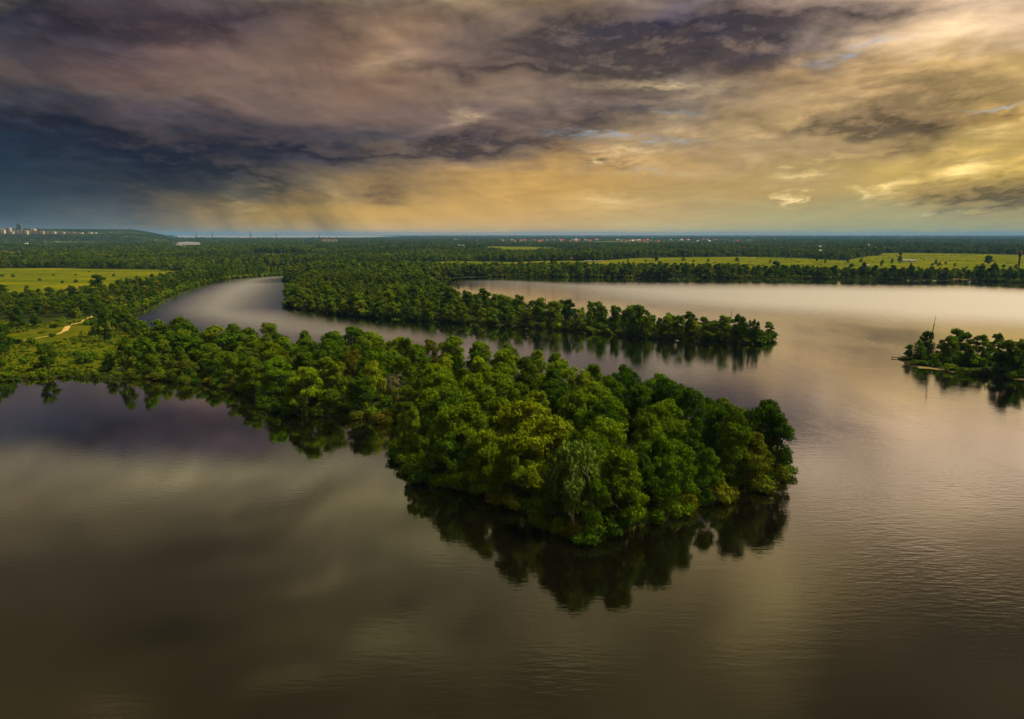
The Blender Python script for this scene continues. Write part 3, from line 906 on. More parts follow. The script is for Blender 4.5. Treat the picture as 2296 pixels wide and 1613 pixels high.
def scatter(name, col, n_var, xs, ys, zs_, sc, sw, var=None):
    n = len(xs)
    me = bpy.data.meshes.new(name)
    me.vertices.add(n)
    me.vertices.foreach_set('co', np.stack([xs, ys, zs_], -1).astype(np.float32).ravel())
    for an, av, ty in (('size', np.stack([sc * sw, sc * sw, sc], -1), 'FLOAT_VECTOR'), ('turn', np.stack([np.zeros(n), np.zeros(n), rng.uniform(0, 6.28, n)], -1), 'FLOAT_VECTOR')):
        a = me.attributes.new(an, ty, 'POINT')
        a.data.foreach_set('vector', av.astype(np.float32).ravel())
    a = me.attributes.new('pick', 'INT', 'POINT')
    a.data.foreach_set('value', (rng.integers(0, n_var, n) if var is None else var).astype(np.int32))
    o = link(name, me)
    g = bpy.data.node_groups.new(name, 'GeometryNodeTree')
    g.interface.new_socket('Geometry', in_out='INPUT', socket_type='NodeSocketGeometry')
    g.interface.new_socket('Geometry', in_out='OUTPUT', socket_type='NodeSocketGeometry')
    gi, go = g.nodes.new('NodeGroupInput'), g.nodes.new('NodeGroupOutput')
    ci = g.nodes.new('GeometryNodeCollectionInfo')
    ci.inputs['Collection'].default_value = col
    ci.inputs['Separate Children'].default_value = True
    ci.inputs['Reset Children'].default_value = True
    ip = g.nodes.new('GeometryNodeInstanceOnPoints')
    ip.inputs['Pick Instance'].default_value = True
    def na(nm, ty):
        k = g.nodes.new('GeometryNodeInputNamedAttribute')
        k.data_type = ty
        k.inputs['Name'].default_value = nm
        return k.outputs['Attribute']
    L = g.links.new
    L(gi.outputs[0], ip.inputs['Points'])
    L(ci.outputs[0], ip.inputs['Instance'])
    L(na('pick', 'INT'), ip.inputs['Instance Index'])
    e = g.nodes.new('FunctionNodeEulerToRotation')
    L(na('turn', 'FLOAT_VECTOR'), e.inputs[0])
    L(e.outputs[0], ip.inputs['Rotation'])
    L(na('size', 'FLOAT_VECTOR'), ip.inputs['Scale'])
    L(ip.outputs[0], go.inputs[0])
    md = o.modifiers.new('scatter', 'NODES')
    md.node_group = g
    tag(o, kind='stuff')
    return o

def darts(xs, ys, dist, taken=()):
    """Keep points no nearer than dist to each other (dist may be an array)."""
    cell = float(np.max(dist))
    grid = {}
    def near(x, y, d):
        i, j = int(x // cell), int(y // cell)
        for a in (i-1, i, i+1):
            for b in (j-1, j, j+1):
                for (px, py) in grid.get((a, b), ()):
                    if (px - x) ** 2 + (py - y) ** 2 < d * d:
                        return True
        return False
    for (x, y) in taken:
        grid.setdefault((int(x // cell), int(y // cell)), []).append((x, y))
    out = []
    dist = np.broadcast_to(dist, xs.shape)
    for k in range(len(xs)):
        x, y = xs[k], ys[k]
        if not near(x, y, dist[k]):
            grid.setdefault((int(x // cell), int(y // cell)), []).append((x, y))
            out.append(k)
    return np.array(out, dtype=int)

def random_in(poly, n):
    P = poly if isinstance(poly, np.ndarray) else world_poly(poly)
    x0, y0 = P.min(0); x1, y1 = P.max(0)
    X, Y = rng.uniform(x0, x1, n), rng.uniform(y0, y1, n)
    ok = sdf(P, X, Y) > 0
    return X[ok], Y[ok]

def pix(x, y, z=0.0):
    """Where a point of the place shows in the 2296 x 1613 picture."""
    dz = z - CAM_H
    f = y * CP - dz * SP
    return CX + FOC * x / f, CY - FOC * (y * SP + dz * CP) / f

# ------------------------------------------------------------------ the near wooded point
ARM = [(285, 868), (1290, 1300), (1860, 1150), (1860, 985), (310, 728), (300, 775)]
def top_at(x, y, h):
    return ground(x, y, h + 0.5)

# trees that stand out: crown top in the picture, height, width factor, colour, shape
HERO = [
 (400, 707, 16.5, 0.92, 'mid', 4), (345, 744, 13, 0.8, 'mid', 6), (470, 733, 15, 0.8, 'mid', 5), (520, 724, 16, 0.8, 'fresh', 0), (602, 721, 17, 0.75, 'fresh', 6), (560, 752, 15, 0.9, 'mid', 1),
 (682, 740, 16, 0.7, 'fresh', 5), (645, 762, 16, 0.9, 'fresh', 3), (800, 729, 19, 1.15, 'mid', 2), (906, 756, 18, 0.85, 'mid', 6), (1010, 754, 18, 1.0, 'fresh', 7), (1076, 763, 18, 0.9, 'fresh', 1), (1140, 769, 18, 0.85, 'mid', 4),
 (1246, 789, 18, 0.72, 'fresh', 5), (1180, 800, 18, 0.8, 'mid', 0), (1330, 815, 18, 0.75, 'mid', 6), (1404, 818, 19, 0.9, 'deep', 4), (1370, 840, 18, 0.8, 'mid', 2), (1510, 850, 19, 1.0, 'deep', 2), (1552, 868, 18, 0.75, 'deep', 1),
 (1655, 908, 18.5, 0.75, 'mid', 5), (1722, 894, 20, 0.85, 'deep', 4), (1745, 925, 17, 0.7, 'deep', 0),
 (1060, 838, 19, 0.9, 'fresh', 1), (985, 830, 19, 0.95, 'fresh', 3), (1118, 842, 19, 0.9, 'fresh', 7), (1180, 892, 20, 1.05, 'lime', 3), (1235, 930, 20, 1.0, 'lime', 0), (1160, 960, 20, 0.9, 'fresh', 7), (1240, 1035, 15, 0.75, 'mid', 6), (1130, 1010, 15, 0.8, 'mid', 1), (1060, 985, 15, 0.8, 'mid', 4), (1340, 1060, 15, 0.7, 'mid', 2), (1440, 1010, 17, 0.75, 'deep', 5),
 (960, 868, 18, 0.9, 'fresh', 0), (925, 912, 15, 0.6, 'lime', 5), (1005, 905, 18, 0.85, 'fresh', 6), (1050, 900, 19, 0.9, 'mid', 1), (1090, 958, 18, 0.85, 'fresh', 3), (1000, 965, 16, 0.8, 'mid', 2), (950, 975, 13, 0.7, 'fresh', 6),
 (1390, 998, 20, 0.85, 'mid', 1), (1470, 968, 18, 0.85, 'mid', 3), (1520, 985, 19.5, 0.9, 'mid', 7), (1455, 925, 18, 0.8, 'mid', 5), (1590, 1000, 16, 0.75, 'mid', 0), (1655, 945, 17, 0.8, 'mid', 6), (1690, 965, 17, 0.9, 'olive', 1),
 (1400, 1010, 16, 0.8, 'fresh', 0), (1290, 880, 19, 0.95, 'mid', 5), (1350, 900, 18, 0.9, 'deep', 2),
 (740, 800, 17, 1.0, 'fresh', 3), (690, 822, 16, 0.9, 'lime', 0), (790, 785, 15, 0.75, 'olive', 6), (620, 800, 16, 0.95, 'mid', 1), (560, 800, 14, 0.9, 'mid', 3), (655, 850, 13, 0.8, 'fresh', 5), (740, 870, 12, 0.8, 'mid', 2),
 (470, 775, 13, 0.85, 'mid', 0), (520, 790, 13, 0.8, 'fresh', 6), (400, 775, 12, 0.75, 'mid', 5), (905, 800, 16, 0.85, 'mid', 1),
]
SPOTS = []
for (x, y, h, w_, colr, sh) in HERO:
    for dh in [0] + [k * sg for k in range(1, 40) for sg in (0.25, -0.25)]:   # the height that sets its foot on dry land
        X, Y = top_at(x, y, h + dh)
        if float(land_sdf(np.array([X]), np.array([Y]))[0]) > 1.5: break
    h += dh
    SPOTS.append((X, Y))
    plant(NEAR[sh], 'broadleaf_tree', X, Y, h, w_ * (1.28 if x < 860 else 1.05), colr)
# two half-bare trees among them
WX, WY = top_at(1292, 985, 18.5)
SPOTS.append((WX, WY))
DX, DY = top_at(880, 832, 14)
SPOTS.append((DX, DY))
PX, PY = top_at(832, 812, 16)
SPOTS.append((PX, PY))
o = plant(WILL_N[1], 'willow_tree', PX, PY, 16, 0.8, 'lime', root_h=16.0)
o['label'] = 'drooping lime green willow close beside the thin pale half-bare tree'

xs, ys = random_in(ARM, 60000)
d = land_sdf(xs, ys); m = meadow_sdf(xs, ys)
ok = (d > 2.5) & (m < -1)
xs, ys, d = xs[ok], ys[ok], d[ok]
pk = darts(xs, ys, 9.6, SPOTS)
for k in pk:
    X, Y, dd = xs[k], ys[k], d[k]
    r_ = math.hypot(X, Y)
    arm = max(0.0, min(1.0, (X + 75) / -45.0))                       # lower towards the meadow
    if pix(X, Y)[0] < 335 and rnd.random() < 0.75: continue             # the meadow runs on between scattered trees here
    h = rnd.uniform(13, 19.5) - 3.0 * arm
    if dd < 7: h *= rnd.uniform(0.6, 0.85)
    colr = rnd.choices(['mid', 'fresh', 'deep', 'lime', 'olive'], [5, 4, 2, 1, 1])[0]
    if X > 25 and colr in ('fresh', 'lime'): colr = rnd.choice(['mid', 'deep'])
    SPOTS.append((X, Y))
    plant(NEAR[rnd.randrange(8)] if r_ < 330 else MIDD[rnd.randrange(6)], 'broadleaf_tree', X, Y, h, rnd.uniform(0.75, 1.12) * (1.0 + 0.32 * arm) * (1.12 if h < 13 else 1.0), colr)
print('near trees', len(TREES))

# shrubs along the waterline of the point
xs, ys = random_in(ARM, 120000)
d = land_sdf(xs, ys)
ok = (d > -0.7) & (d < 3.0)
xs, ys = xs[ok], ys[ok]
pk = darts(xs, ys, 3.3)
shore_bush = []
for k in pk:
    px_, py_ = pix(xs[k], ys[k])
    front = py_ > 845 + max(0, (px_ - 600)) * 0.12 or px_ > 1700
    h = rnd.uniform(2.6, 5.2)
    shore_bush.append((xs[k], ys[k], h, front))
fr = [b for b in shore_bush if b[3]]
for (X, Y, h, _) in fr:
    plant(BUSH_N[rnd.randrange(4)], 'waterside_shrub', X, Y, h, rnd.uniform(0.8, 1.2), rnd.choice(['mid', 'fresh', 'deep', 'olive']), root_h=3.0, cat='shrub', parts=('stem', 'foliage'))
print('shore shrubs', len(fr), 'hidden', len(shore_bush) - len(fr))
# undergrowth under the trees of the point
xs, ys = random_in(ARM, 9000)
d = land_sdf(xs, ys); m = meadow_sdf(xs, ys)
ok = (d > 3) & (m < 2)
xs, ys = xs[ok], ys[ok]
pk = darts(xs, ys, 3.6)
xs, ys = xs[pk], ys[pk]
bush_src = source('understorey_bush', [bush(130 + i, 3.0, 4.5, 12, 40, 0.5, M_LEAF_FAR) for i in range(3)])
scatter('undergrowth', bush_src, 3, xs, ys, land_z(xs, ys), rng.uniform(0.7, 1.6, len(xs)), rng.uniform(0.8, 1.1, len(xs)))

# ------------------------------------------------------------------ the long wooded spit across the water
SPIT = [(630, 600), (630, 700), (1740, 790), (1760, 745), (960, 628), (960, 600)]
SPIT_HERO = [   # crown top in the picture, height, width, colour, shape
 ('b', 700, 606, 19, 1.1, 'fresh', 0), ('b', 660, 640, 16, 0.9, 'mid', 1), ('b', 735, 640, 18, 1.0, 'mid', 2), ('b', 800, 655, 17, 1.0, 'mid', 4), ('b', 870, 650, 18, 1.05, 'fresh', 3), ('b', 930, 640, 19, 1.0, 'mid', 5),
 ('b', 1010, 645, 19, 0.9, 'mid', 1), ('b', 1086, 647, 20, 0.8, 'deep', 0), ('b', 1130, 662, 19, 1.0, 'mid', 4), ('b', 1165, 662, 18, 0.8, 'mid', 3), ('b', 1212, 671, 18, 0.9, 'mid', 2), ('b', 1245, 676, 17, 0.9, 'fresh', 1),
 ('b', 1276, 671, 18, 0.7, 'blue', 5), ('b', 1325, 676, 16, 0.55, 'mid', 3), ('b', 1349, 682, 17, 0.7, 'mid', 0), ('b', 1385, 697, 14, 0.55, 'mid', 3), ('b', 1432, 684, 20, 0.85, 'mid', 1), ('b', 1452, 707, 15, 0.7, 'fresh', 2),
 ('b', 1497, 707, 15, 0.8, 'lime', 4), ('b', 1526, 705, 16, 0.7, 'mid', 0), ('s', 1548, 708, 15, 1.2, 'deep', 0), ('b', 1560, 718, 14, 1.0, 'lime', 2), ('b', 1590, 718, 14, 0.95, 'fresh', 5), ('b', 1300, 692, 14, 0.8, 'lime', 2),
 ('b', 1625, 708, 15, 0.75, 'fresh', 4), ('s', 1655, 704, 17, 1.25, 'deep', 1), ('s', 1667, 708, 15, 1.1, 'deep', 0), ('s', 1682, 719, 13, 0.9, 'deep', 2), ('s', 1692, 716, 14, 0.9, 'deep', 1), ('s', 1700, 719, 13, 0.9, 'deep', 0), ('b', 1705, 738, 8, 0.9, 'mid', 3),
 ('s', 1490, 735, 6, 1.3, 'lime', 1), ('b', 1080, 690, 12, 0.85, 'lime', 0), ('b', 1150, 700, 12, 0.9, 'fresh', 5), ('b', 1250, 712, 11, 0.9, 'fresh', 1), ('b', 770, 672, 11, 0.9, 'lime', 2),
]
def settle(x, y, h, dry=1.5):
    for dh in [0] + [k * sg for k in range(1, 40) for sg in (0.25, -0.25)]:
        if h + dh < 3: continue
        X, Y = ground(x, y, h + dh + 0.4)
        if float(land_sdf(np.array([X]), np.array([Y]))[0]) > dry: break
    return X, Y, h + dh
spit_spots = []
for (sh, x, y, h, w_, colr, i) in SPIT_HERO:
    X, Y, h = settle(x, y, h)
    spit_spots.append((X, Y))
    if sh == 'b': plant(MIDD[i % 6], 'broadleaf_tree', X, Y, h, w_ * 1.2, colr)
    else: plant(SLIM_M[i], 'poplar_tree', X, Y, h, w_, colr, root_h=14.0)
xs, ys = random_in(SPIT, 90000)
d = land_sdf(xs, ys)
ok = (d > 1.2) & (d < 26) & (np.hypot(xs, ys) < 780)
xs, ys, d = xs[ok], ys[ok], d[ok]
o_ = np.argsort(d)                       # the waterline row first
xs, ys, d = xs[o_], ys[o_], d[o_]
pk = darts(xs, ys, 10.0, spit_spots)
n_spit = 0
for k in pk:
    X, Y, dd = xs[k], ys[k], d[k]
    r_ = math.hypot(X, Y)
    px_, py_ = pix(X, Y)
    hidden = py_ < 690 and px_ > 1000 and px_ < 1330                                # far side of the spit
    h = rnd.uniform(14, 18.5) * (0.72 if px_ > 1450 else 1.0)
    if dd < 6: h *= rnd.uniform(0.55, 0.9)
    if (n_spit < 30 or px_ > 1330) and not hidden:
        n_spit += 1
        plant(MIDD[rnd.randrange(6)], 'broadleaf_tree', X, Y, h, rnd.uniform(1.0, 1.4), rnd.choices(['mid', 'fresh', 'deep', 'lime'], [4, 5, 1, 2])[0])
        spit_spots.append((X, Y))
# shrubs at the foot of the spit, and the low shrub on its tip
xs, ys = random_in(SPIT, 150000)
d = land_sdf(xs, ys)
ok = (d > 0.2) & (d < 3.5) & (np.hypot(xs, ys) < 620)
xs, ys = xs[ok], ys[ok]
pk = darts(xs, ys, 5.5)
for k in pk:
    px_, py_ = pix(xs[k], ys[k])
    if py_ < 715 + max(0, px_ - 1150) * 0.07 and px_ > 960: continue
    plant(BUSH_M[rnd.randrange(3)], 'waterside_shrub', xs[k], ys[k], rnd.uniform(3.0, 6.5), rnd.uniform(0.8, 1.1), rnd.choice(['mid', 'fresh', 'deep']), root_h=3.0, cat='shrub', parts=('stem', 'foliage'))
# floating beds of weed along it
M_WEED = simple_mat('weed', (0.085, 0.120, 0.010), 0.9, 0.35, 0.7, 0.1)
def weed_bed(px0, px1, py, h=0.35, name='reed_bed', wid=5.0):
    (x0, y0), (x1, y1) = ground(px0, py), ground(px1, py)
    n_ = max(40, int(math.hypot(x1 - x0, y1 - y0) * 22))
    t = rng.random(n_)
    o_ = rng.normal(size=n_)
    X = x0 + (x1 - x0) * t + rng.normal(size=n_) * 0.8
    Y = y0 + (y1 - y0) * t + o_ * wid * 0.4 * np.sin(np.clip(t, 0.05, 0.95) * math.pi) ** 0.6
    H = h * (0.4 + 0.9 * rng.random(n_))
    a = rng.uniform(0, 6.28, n_)
    wd = 0.35
    p = np.stack([X, Y, np.zeros(n_) - 0.05], -1)
    sd_ = np.stack([np.cos(a), np.sin(a), 0 * a], -1) * wd
    lean = np.stack([rng.normal(size=n_) * 0.4, rng.normal(size=n_) * 0.4, H * 2.2], -1)
    v = np.stack([p - sd_, p + sd_, p + sd_ * 0.5 + lean, p - sd_ * 0.5 + lean], 1).reshape(-1, 3)
    return tag(link(name, mesh_np(name, v, np.arange(4 * n_).reshape(n_, 4), M_WEED)), kind='stuff')
weed_bed(878, 960, 716.5, wid=7)
weed_bed(962, 1006, 720, wid=7)
weed_bed(1056, 1094, 728, wid=8)
weed_bed(1660, 1712, 769.5, wid=3)
weed_bed(1500, 1570, 626, wid=9, h=0.6)
weed_bed(1700, 1800, 626.5, wid=9, h=0.6)
weed_bed(1860, 1960, 628, wid=9, h=0.6)

# sedge and reed along the foot of the near point and the meadow bank
def shore_reeds(region, n_, d0, d1, h0, h1):
    X, Y = random_in(region, n_)
    D = land_sdf(X, Y)
    ok = (D > d0) & (D < d1) & (wobble(X, Y, 0.09, 31) > -0.25)
    X, Y, D = X[ok], Y[ok], D[ok]
    k = len(X)
    Z = np.maximum(land_z(X, Y, D), 0.0) - 0.05
    H = rng.uniform(h0, h1, k)
    a = rng.uniform(0, 6.28, k)
    p = np.stack([X, Y, Z], -1)
    sd_ = np.stack([np.cos(a), np.sin(a), 0 * a], -1) * 0.14
    lean = np.stack([rng.normal(size=k) * 0.3, rng.normal(size=k) * 0.3, H], -1)
    v = np.stack([p - sd_, p + sd_, p + sd_ * 0.3 + lean, p - sd_ * 0.3 + lean], 1).reshape(-1, 3)
    m_ = simple_mat('sedge', (0.060, 0.080, 0.008), 0.9, 0.4, 0.5, 0.1)
    return tag(link('reeds', mesh_np('reeds', v, np.arange(4 * k).reshape(k, 4), m_)), kind='stuff')
shore_reeds([(285, 900), (1290, 1300), (1860, 1150), (1860, 985), (900, 900), (300, 830)], 420000, -0.9, 1.2, 0.5, 1.5)
shore_reeds([(-500, 830), (0, 835), (340, 830), (400, 870), (0, 880), (-500, 900)], 160000, -1.2, 2.0, 0.5, 1.3)

# ------------------------------------------------------------------ the islet
ISLET_TREES = [('b', 2040, 772, 7.5, 0.75, 'mid', 0), ('s', 2062, 764, 9.5, 1.7, 'mid', 2), ('s', 2079, 741, 14, 1.45, 'deep', 0), ('s', 2089, 746, 13, 1.2, 'deep', 1), ('b', 2064, 780, 6.0, 0.9, 'mid', 1),
                ('b', 2112, 762, 10, 0.6, 'fresh', 3), ('b', 2147, 739, 15, 0.85, 'mid', 1), ('b', 2166, 746, 14, 0.75, 'mid', 2), ('b', 2135, 755, 13, 0.8, 'mid', 4), ('b', 2205, 752, 13, 0.75, 'mid', 5), ('b', 2240, 747, 13, 0.7, 'mid', 2),
                ('b', 2265, 764, 15, 1.0, 'deep', 4), ('b', 2290, 762, 15, 0.9, 'mid', 0), ('b', 2330, 762, 15, 1.0, 'deep', 1), ('b', 2180, 775, 10, 0.9, 'mid', 3), ('b', 2390, 770, 15, 1.1, 'mid', 3)]
for (sh, x, y, h, w_, colr, i) in ISLET_TREES:
    X, Y, h = settle(x, y, h, 1.0)
    if sh == 'b': plant(MIDD[i % 6], 'broadleaf_tree', X, Y, h, w_ * 1.25, colr)
    else: plant(SLIM_M[i], 'poplar_tree', X, Y, h, w_, colr, root_h=14.0)
for (x, y, h, w_, colr) in [(2052, 818, 3, 1.2, 'mid'), (2075, 820, 3, 1.5, 'deep'), (2098, 822, 3.4, 1.4, 'deep'), (2128, 830, 4, 1.2, 'fresh'), (2158, 836, 3.5, 1.4, 'mid'), (2185, 838, 4, 1.4, 'mid'), (2210, 840, 3.5, 1.3, 'deep'), (2236, 832, 3.2, 1.4, 'mid'), (2262, 846, 4, 1.4, 'deep'), (2288, 846, 4, 1.5, 'deep'), (2034, 808, 2.2, 0.9, 'fresh'), (2066, 808, 4.5, 1.1, 'mid'), (2082, 806, 5, 1.0, 'deep'), (2100, 812, 5, 1.1, 'mid'), (2142, 820, 6, 1.0, 'mid'), (2165, 822, 6, 1.0, 'deep'), (2190, 824, 6, 1.1, 'mid'), (2222, 822, 5, 1.1, 'mid'), (2250, 838, 6, 1.1, 'mid'), (2275, 838, 6, 1.1, 'deep'), (2296, 838, 6, 1.1, 'mid'), (2208, 806, 5, 1.0, 'mid'), (2176, 806, 4.5, 1.0, 'fresh')]:
    X, Y = ground(x, y, 0.4)
    plant(BUSH_M[rnd.randrange(3)], 'waterside_shrub', X, Y, h, w_, colr, root_h=3.0, cat='shrub', parts=('stem', 'foliage'))
# sandy strips of the islet shore and the far shore
M_SAND = simple_mat('sand', (0.20, 0.145, 0.05), 0.95, 0.25, 0.8, 0.1)
def strip(name, pts, wid, mat, lift=0.05, zz=None):
    P = [Vector((*ground(*p), 0)) for p in pts]
    V, F = [], []
    n_ = len(P)
    for i, p in enumerate(P):
        t = (P[min(i + 1, n_ - 1)] - P[max(i - 1, 0)]).normalized()
        s = Vector((-t.y, t.x, 0))
        k = wid[i] if isinstance(wid, (list, tuple)) else wid
        for e in (-1, -0.33, 0.33, 1):
            a = p + s * (k * 0.5 * e * (1 + 0.15 * math.sin(i * 2.1 + e)))
            z = zs(a.x, a.y)
            V.append((a.x, a.y, max(z, 0.03) + (lift if abs(e) < 0.9 else 0.0)))
    for i in range(n_ - 1):
        for j in range(3):
            b_ = i * 4 + j
            F.append((b_, b_ + 1, b_ + 5, b_ + 4))
    return tag(link(name, mesh_np(name, V, F, mat, True)), kind='structure')
def dense(pts, k=6):
    out = []
    for a, b_ in zip(pts, pts[1:]):
        out += [(a[0] + (b_[0] - a[0]) * i / k, a[1] + (b_[1] - a[1]) * i / k) for i in range(k)]
    return out + [pts[-1]]
strip('beach', dense([(2058, 824.5), (2085, 826.5), (2110, 830), (2140, 835)]), 2.4, M_SAND, 0.12)
strip('beach', dense([(2262, 848), (2280, 850), (2296, 851)]), 4.0, M_SAND, 0.12)
strip('beach', dense([(2108, 800), (2130, 803), (2146, 806)]), 7, M_SAND, 0.15)
strip('beach', dense([(2136, 627.4), (2158, 628), (2180, 628.2)]), 12, M_SAND, 0.3)

# ------------------------------------------------------------------ the left bank: meadow, dirt path, trees
M_DIRT = simple_mat('dirt', (0.46, 0.33, 0.10), 0.95, 0.2, 0.6, 0.05)
strip('dirt_path', dense([(40, 771), (80, 763.5), (104, 759), (131, 753), (146, 746), (152, 737), (163, 731), (178, 728), (190, 720), (200, 716), (206, 713)]),
      [0.6] * 12 + [0.9] * 6 + [1.7] * 6 + [3.2] * 6 + [2.8] * 6 + [2.0] * 6 + [1.6] * 6 + [2.5] * 6 + [2.5] * 6 + [1.5] * 7, M_DIRT, 0.12)
strip('dirt_path', dense([(214, 705), (221, 704), (232, 703.5)]), 3.0, M_DIRT, 0.15)
MEADOW_TREES = [  # foot in the picture, height in picture units, width factor, colour, shape
 (221, 664, 38, 1.3, 'deep', 1), (190, 660, 14, 0.9, 'deep', 3), (111, 660, 12, 1.4, 'deep', 2), (7, 662, 17, 1.4, 'deep', 0), (252, 660, 14, 1.3, 'deep', 5),
 (40, 750, 50, 0.9, 'deep', 2), (236, 772, 60, 0.75, 'deep', 3), (214, 762, 40, 0.7, 'mid', 0), (284, 752, 52, 0.85, 'mid', 1), (262, 745, 50, 0.8, 'mid', 4), (306, 760, 40, 0.8, 'mid', 5), (80, 737, 22, 1.0, 'deep', 4),
 (12, 808, 62, 0.8, 'deep', 5), (-8, 840, 50, 0.9, 'deep', 2), (107, 838, 55, 1.0, 'deep', 0), (284, 838, 70, 0.65, 'mid', 1), (310, 815, 40, 0.9, 'mid', 3), (336, 838, 72, 0.8, 'mid', 0), (250, 836, 40, 0.8, 'mid', 4), (370, 830, 60, 0.8, 'fresh', 5),
 (232, 720, 34, 0.9, 'mid', 1), (256, 712, 30, 1.0, 'mid', 2),
]
left_spots = []
for (x, y, hp, w_, colr, i) in MEADOW_TREES:
    X, Y = ground(x, y)
    h = hp / FOC * math.hypot(X, Y) * 1.02
    left_spots.append((X, Y))
    plant(MIDD[i], 'broadleaf_tree', X, Y, h, w_ * (1.25 if h < 12 else 1.0), colr)
MEADOW_BUSHES = [(74, 778, 16, 'mid'), (118, 760, 9, 'deep'), (123, 740, 12, 'deep'), (55, 822, 18, 'mid'), (175, 716, 22, 'fresh'), (162, 712, 12, 'mid'), (165, 768, 7, 'mid'), (168, 776, 7, 'mid'), (172, 800, 14, 'mid'), (190, 803, 12, 'mid'),
 (192, 820, 26, 'deep'), (215, 806, 10, 'mid'), (230, 812, 8, 'mid'), (140, 800, 6, 'mid'), (150, 828, 10, 'mid'), (30, 835, 12, 'mid'), (70, 838, 10, 'mid'), (250, 798, 8, 'mid'), (205, 758, 8, 'mid'), (46, 776, 14, 'deep'), (40, 736, 12, 'mid'), (95, 752, 8, 'mid'),
 (183, 752, 6, 'mid'), (200, 733, 14, 'mid'), (215, 745, 14, 'mid'), (130, 724, 9, 'fresh'), (142, 722, 9, 'fresh'), (260, 780, 9, 'mid'), (225, 838, 14, 'mid'), (172, 842, 14, 'mid'), (140, 846, 10, 'olive'), (200, 846, 10, 'olive'), (265, 846, 12, 'mid'), (300, 848, 12, 'mid'), (15, 850, 14, 'mid'),
 (60, 850, 12, 'olive'), (120, 620, 4, 'deep'), (170, 620, 4, 'deep'), (255, 622, 6, 'deep'), (283, 632, 7, 'deep'), (30, 623, 6, 'deep'), (90, 632, 5, 'deep'), (140, 637, 6, 'deep'), (170, 636, 7, 'deep'), (60, 652, 9, 'deep'), (150, 655, 8, 'deep'), (5, 622, 5, 'deep'), (200, 612, 3, 'deep')]
for (x, y, hp, colr) in MEADOW_BUSHES:
    X, Y = ground(x, y)
    h = max(1.3, hp / FOC * math.hypot(X, Y))
    plant(BUSH_M[rnd.randrange(3)], 'meadow_shrub', X, Y, h, rnd.uniform(0.85, 1.2) * (1.0 if h < 4 else 0.8), colr, root_h=3.0, cat='shrub', parts=('stem', 'foliage'))

# ------------------------------------------------------------------ far shore of the lake
FAR_HERO = [(1185, 590, 'deep', 's', 1.7), (1241, 572, 'deep', 'b', 0.6), (1300, 592, 'mid', 'b', 0.9), (1294, 588, 'mid', 's', 1.6), (1222, 598, 'mid', 'b', 0.8), (1312, 596, 'deep', 'b', 0.9), (1350, 605, 'mid', 'b', 0.7),
 (1376, 594, 'deep', 'b', 0.75), (1400, 597, 'deep', 'b', 0.9), (1440, 598, 'mid', 'b', 0.8), (1467, 594, 'deep', 's', 2.0), (1492, 593, 'deep', 's', 1.4), (1510, 600, 'mid', 'b', 0.8), (1540, 596, 'deep', 's', 1.7), (1580, 598, 'mid', 'b', 1.0), (1625, 597, 'mid', 'b', 0.9),
 (1660, 600, 'mid', 'b', 0.8), (1700, 600, 'deep', 'b', 0.8), (1740, 590, 'deep', 'b', 1.15), (1780, 600, 'deep', 'b', 0.9), (1810, 601, 'mid', 'b', 0.8), (1850, 602, 'mid', 'b', 0.9), (1872, 599, 'deep', 's', 1.3), (1905, 597, 'mid', 'b', 0.9), (1935, 593, 'deep', 's', 1.4),
 (1960, 600, 'deep', 'b', 1.1), (2000, 600, 'deep', 'b', 1.0), (2040, 600, 'mid', 'b', 1.0), (2085, 604, 'deep', 'b', 1.0), (2120, 606, 'mid', 'b', 0.9), (2198, 602, 'deep', 'b', 1.2), (2225, 600, 'deep', 'b', 1.2), (2262, 607, 'deep', 's', 1.6), (2290, 610, 'mid', 'b', 0.9)]
far_spots = []
for (x, y, colr, sh, w_) in FAR_HERO:
    base = np.interp(x, [p[0] for p in FAR], [p[1] for p in FAR]) - 1.6
    X, Y = ground(x, base)
    h = (base - y) / FOC * math.hypot(X, Y) * 1.03
    if base - y > 40:
        X, Y = ground(x, 610); h = (610 - y) / FOC * math.hypot(X, Y)
    far_spots.append((X, Y))
    if sh == 'b': plant(FARR[rnd.randrange(5)], 'broadleaf_tree', X, Y, h, w_, colr)
    else: plant(SLIM_M[rnd.randrange(3)], 'poplar_tree', X, Y, h, w_, colr, root_h=14.0)
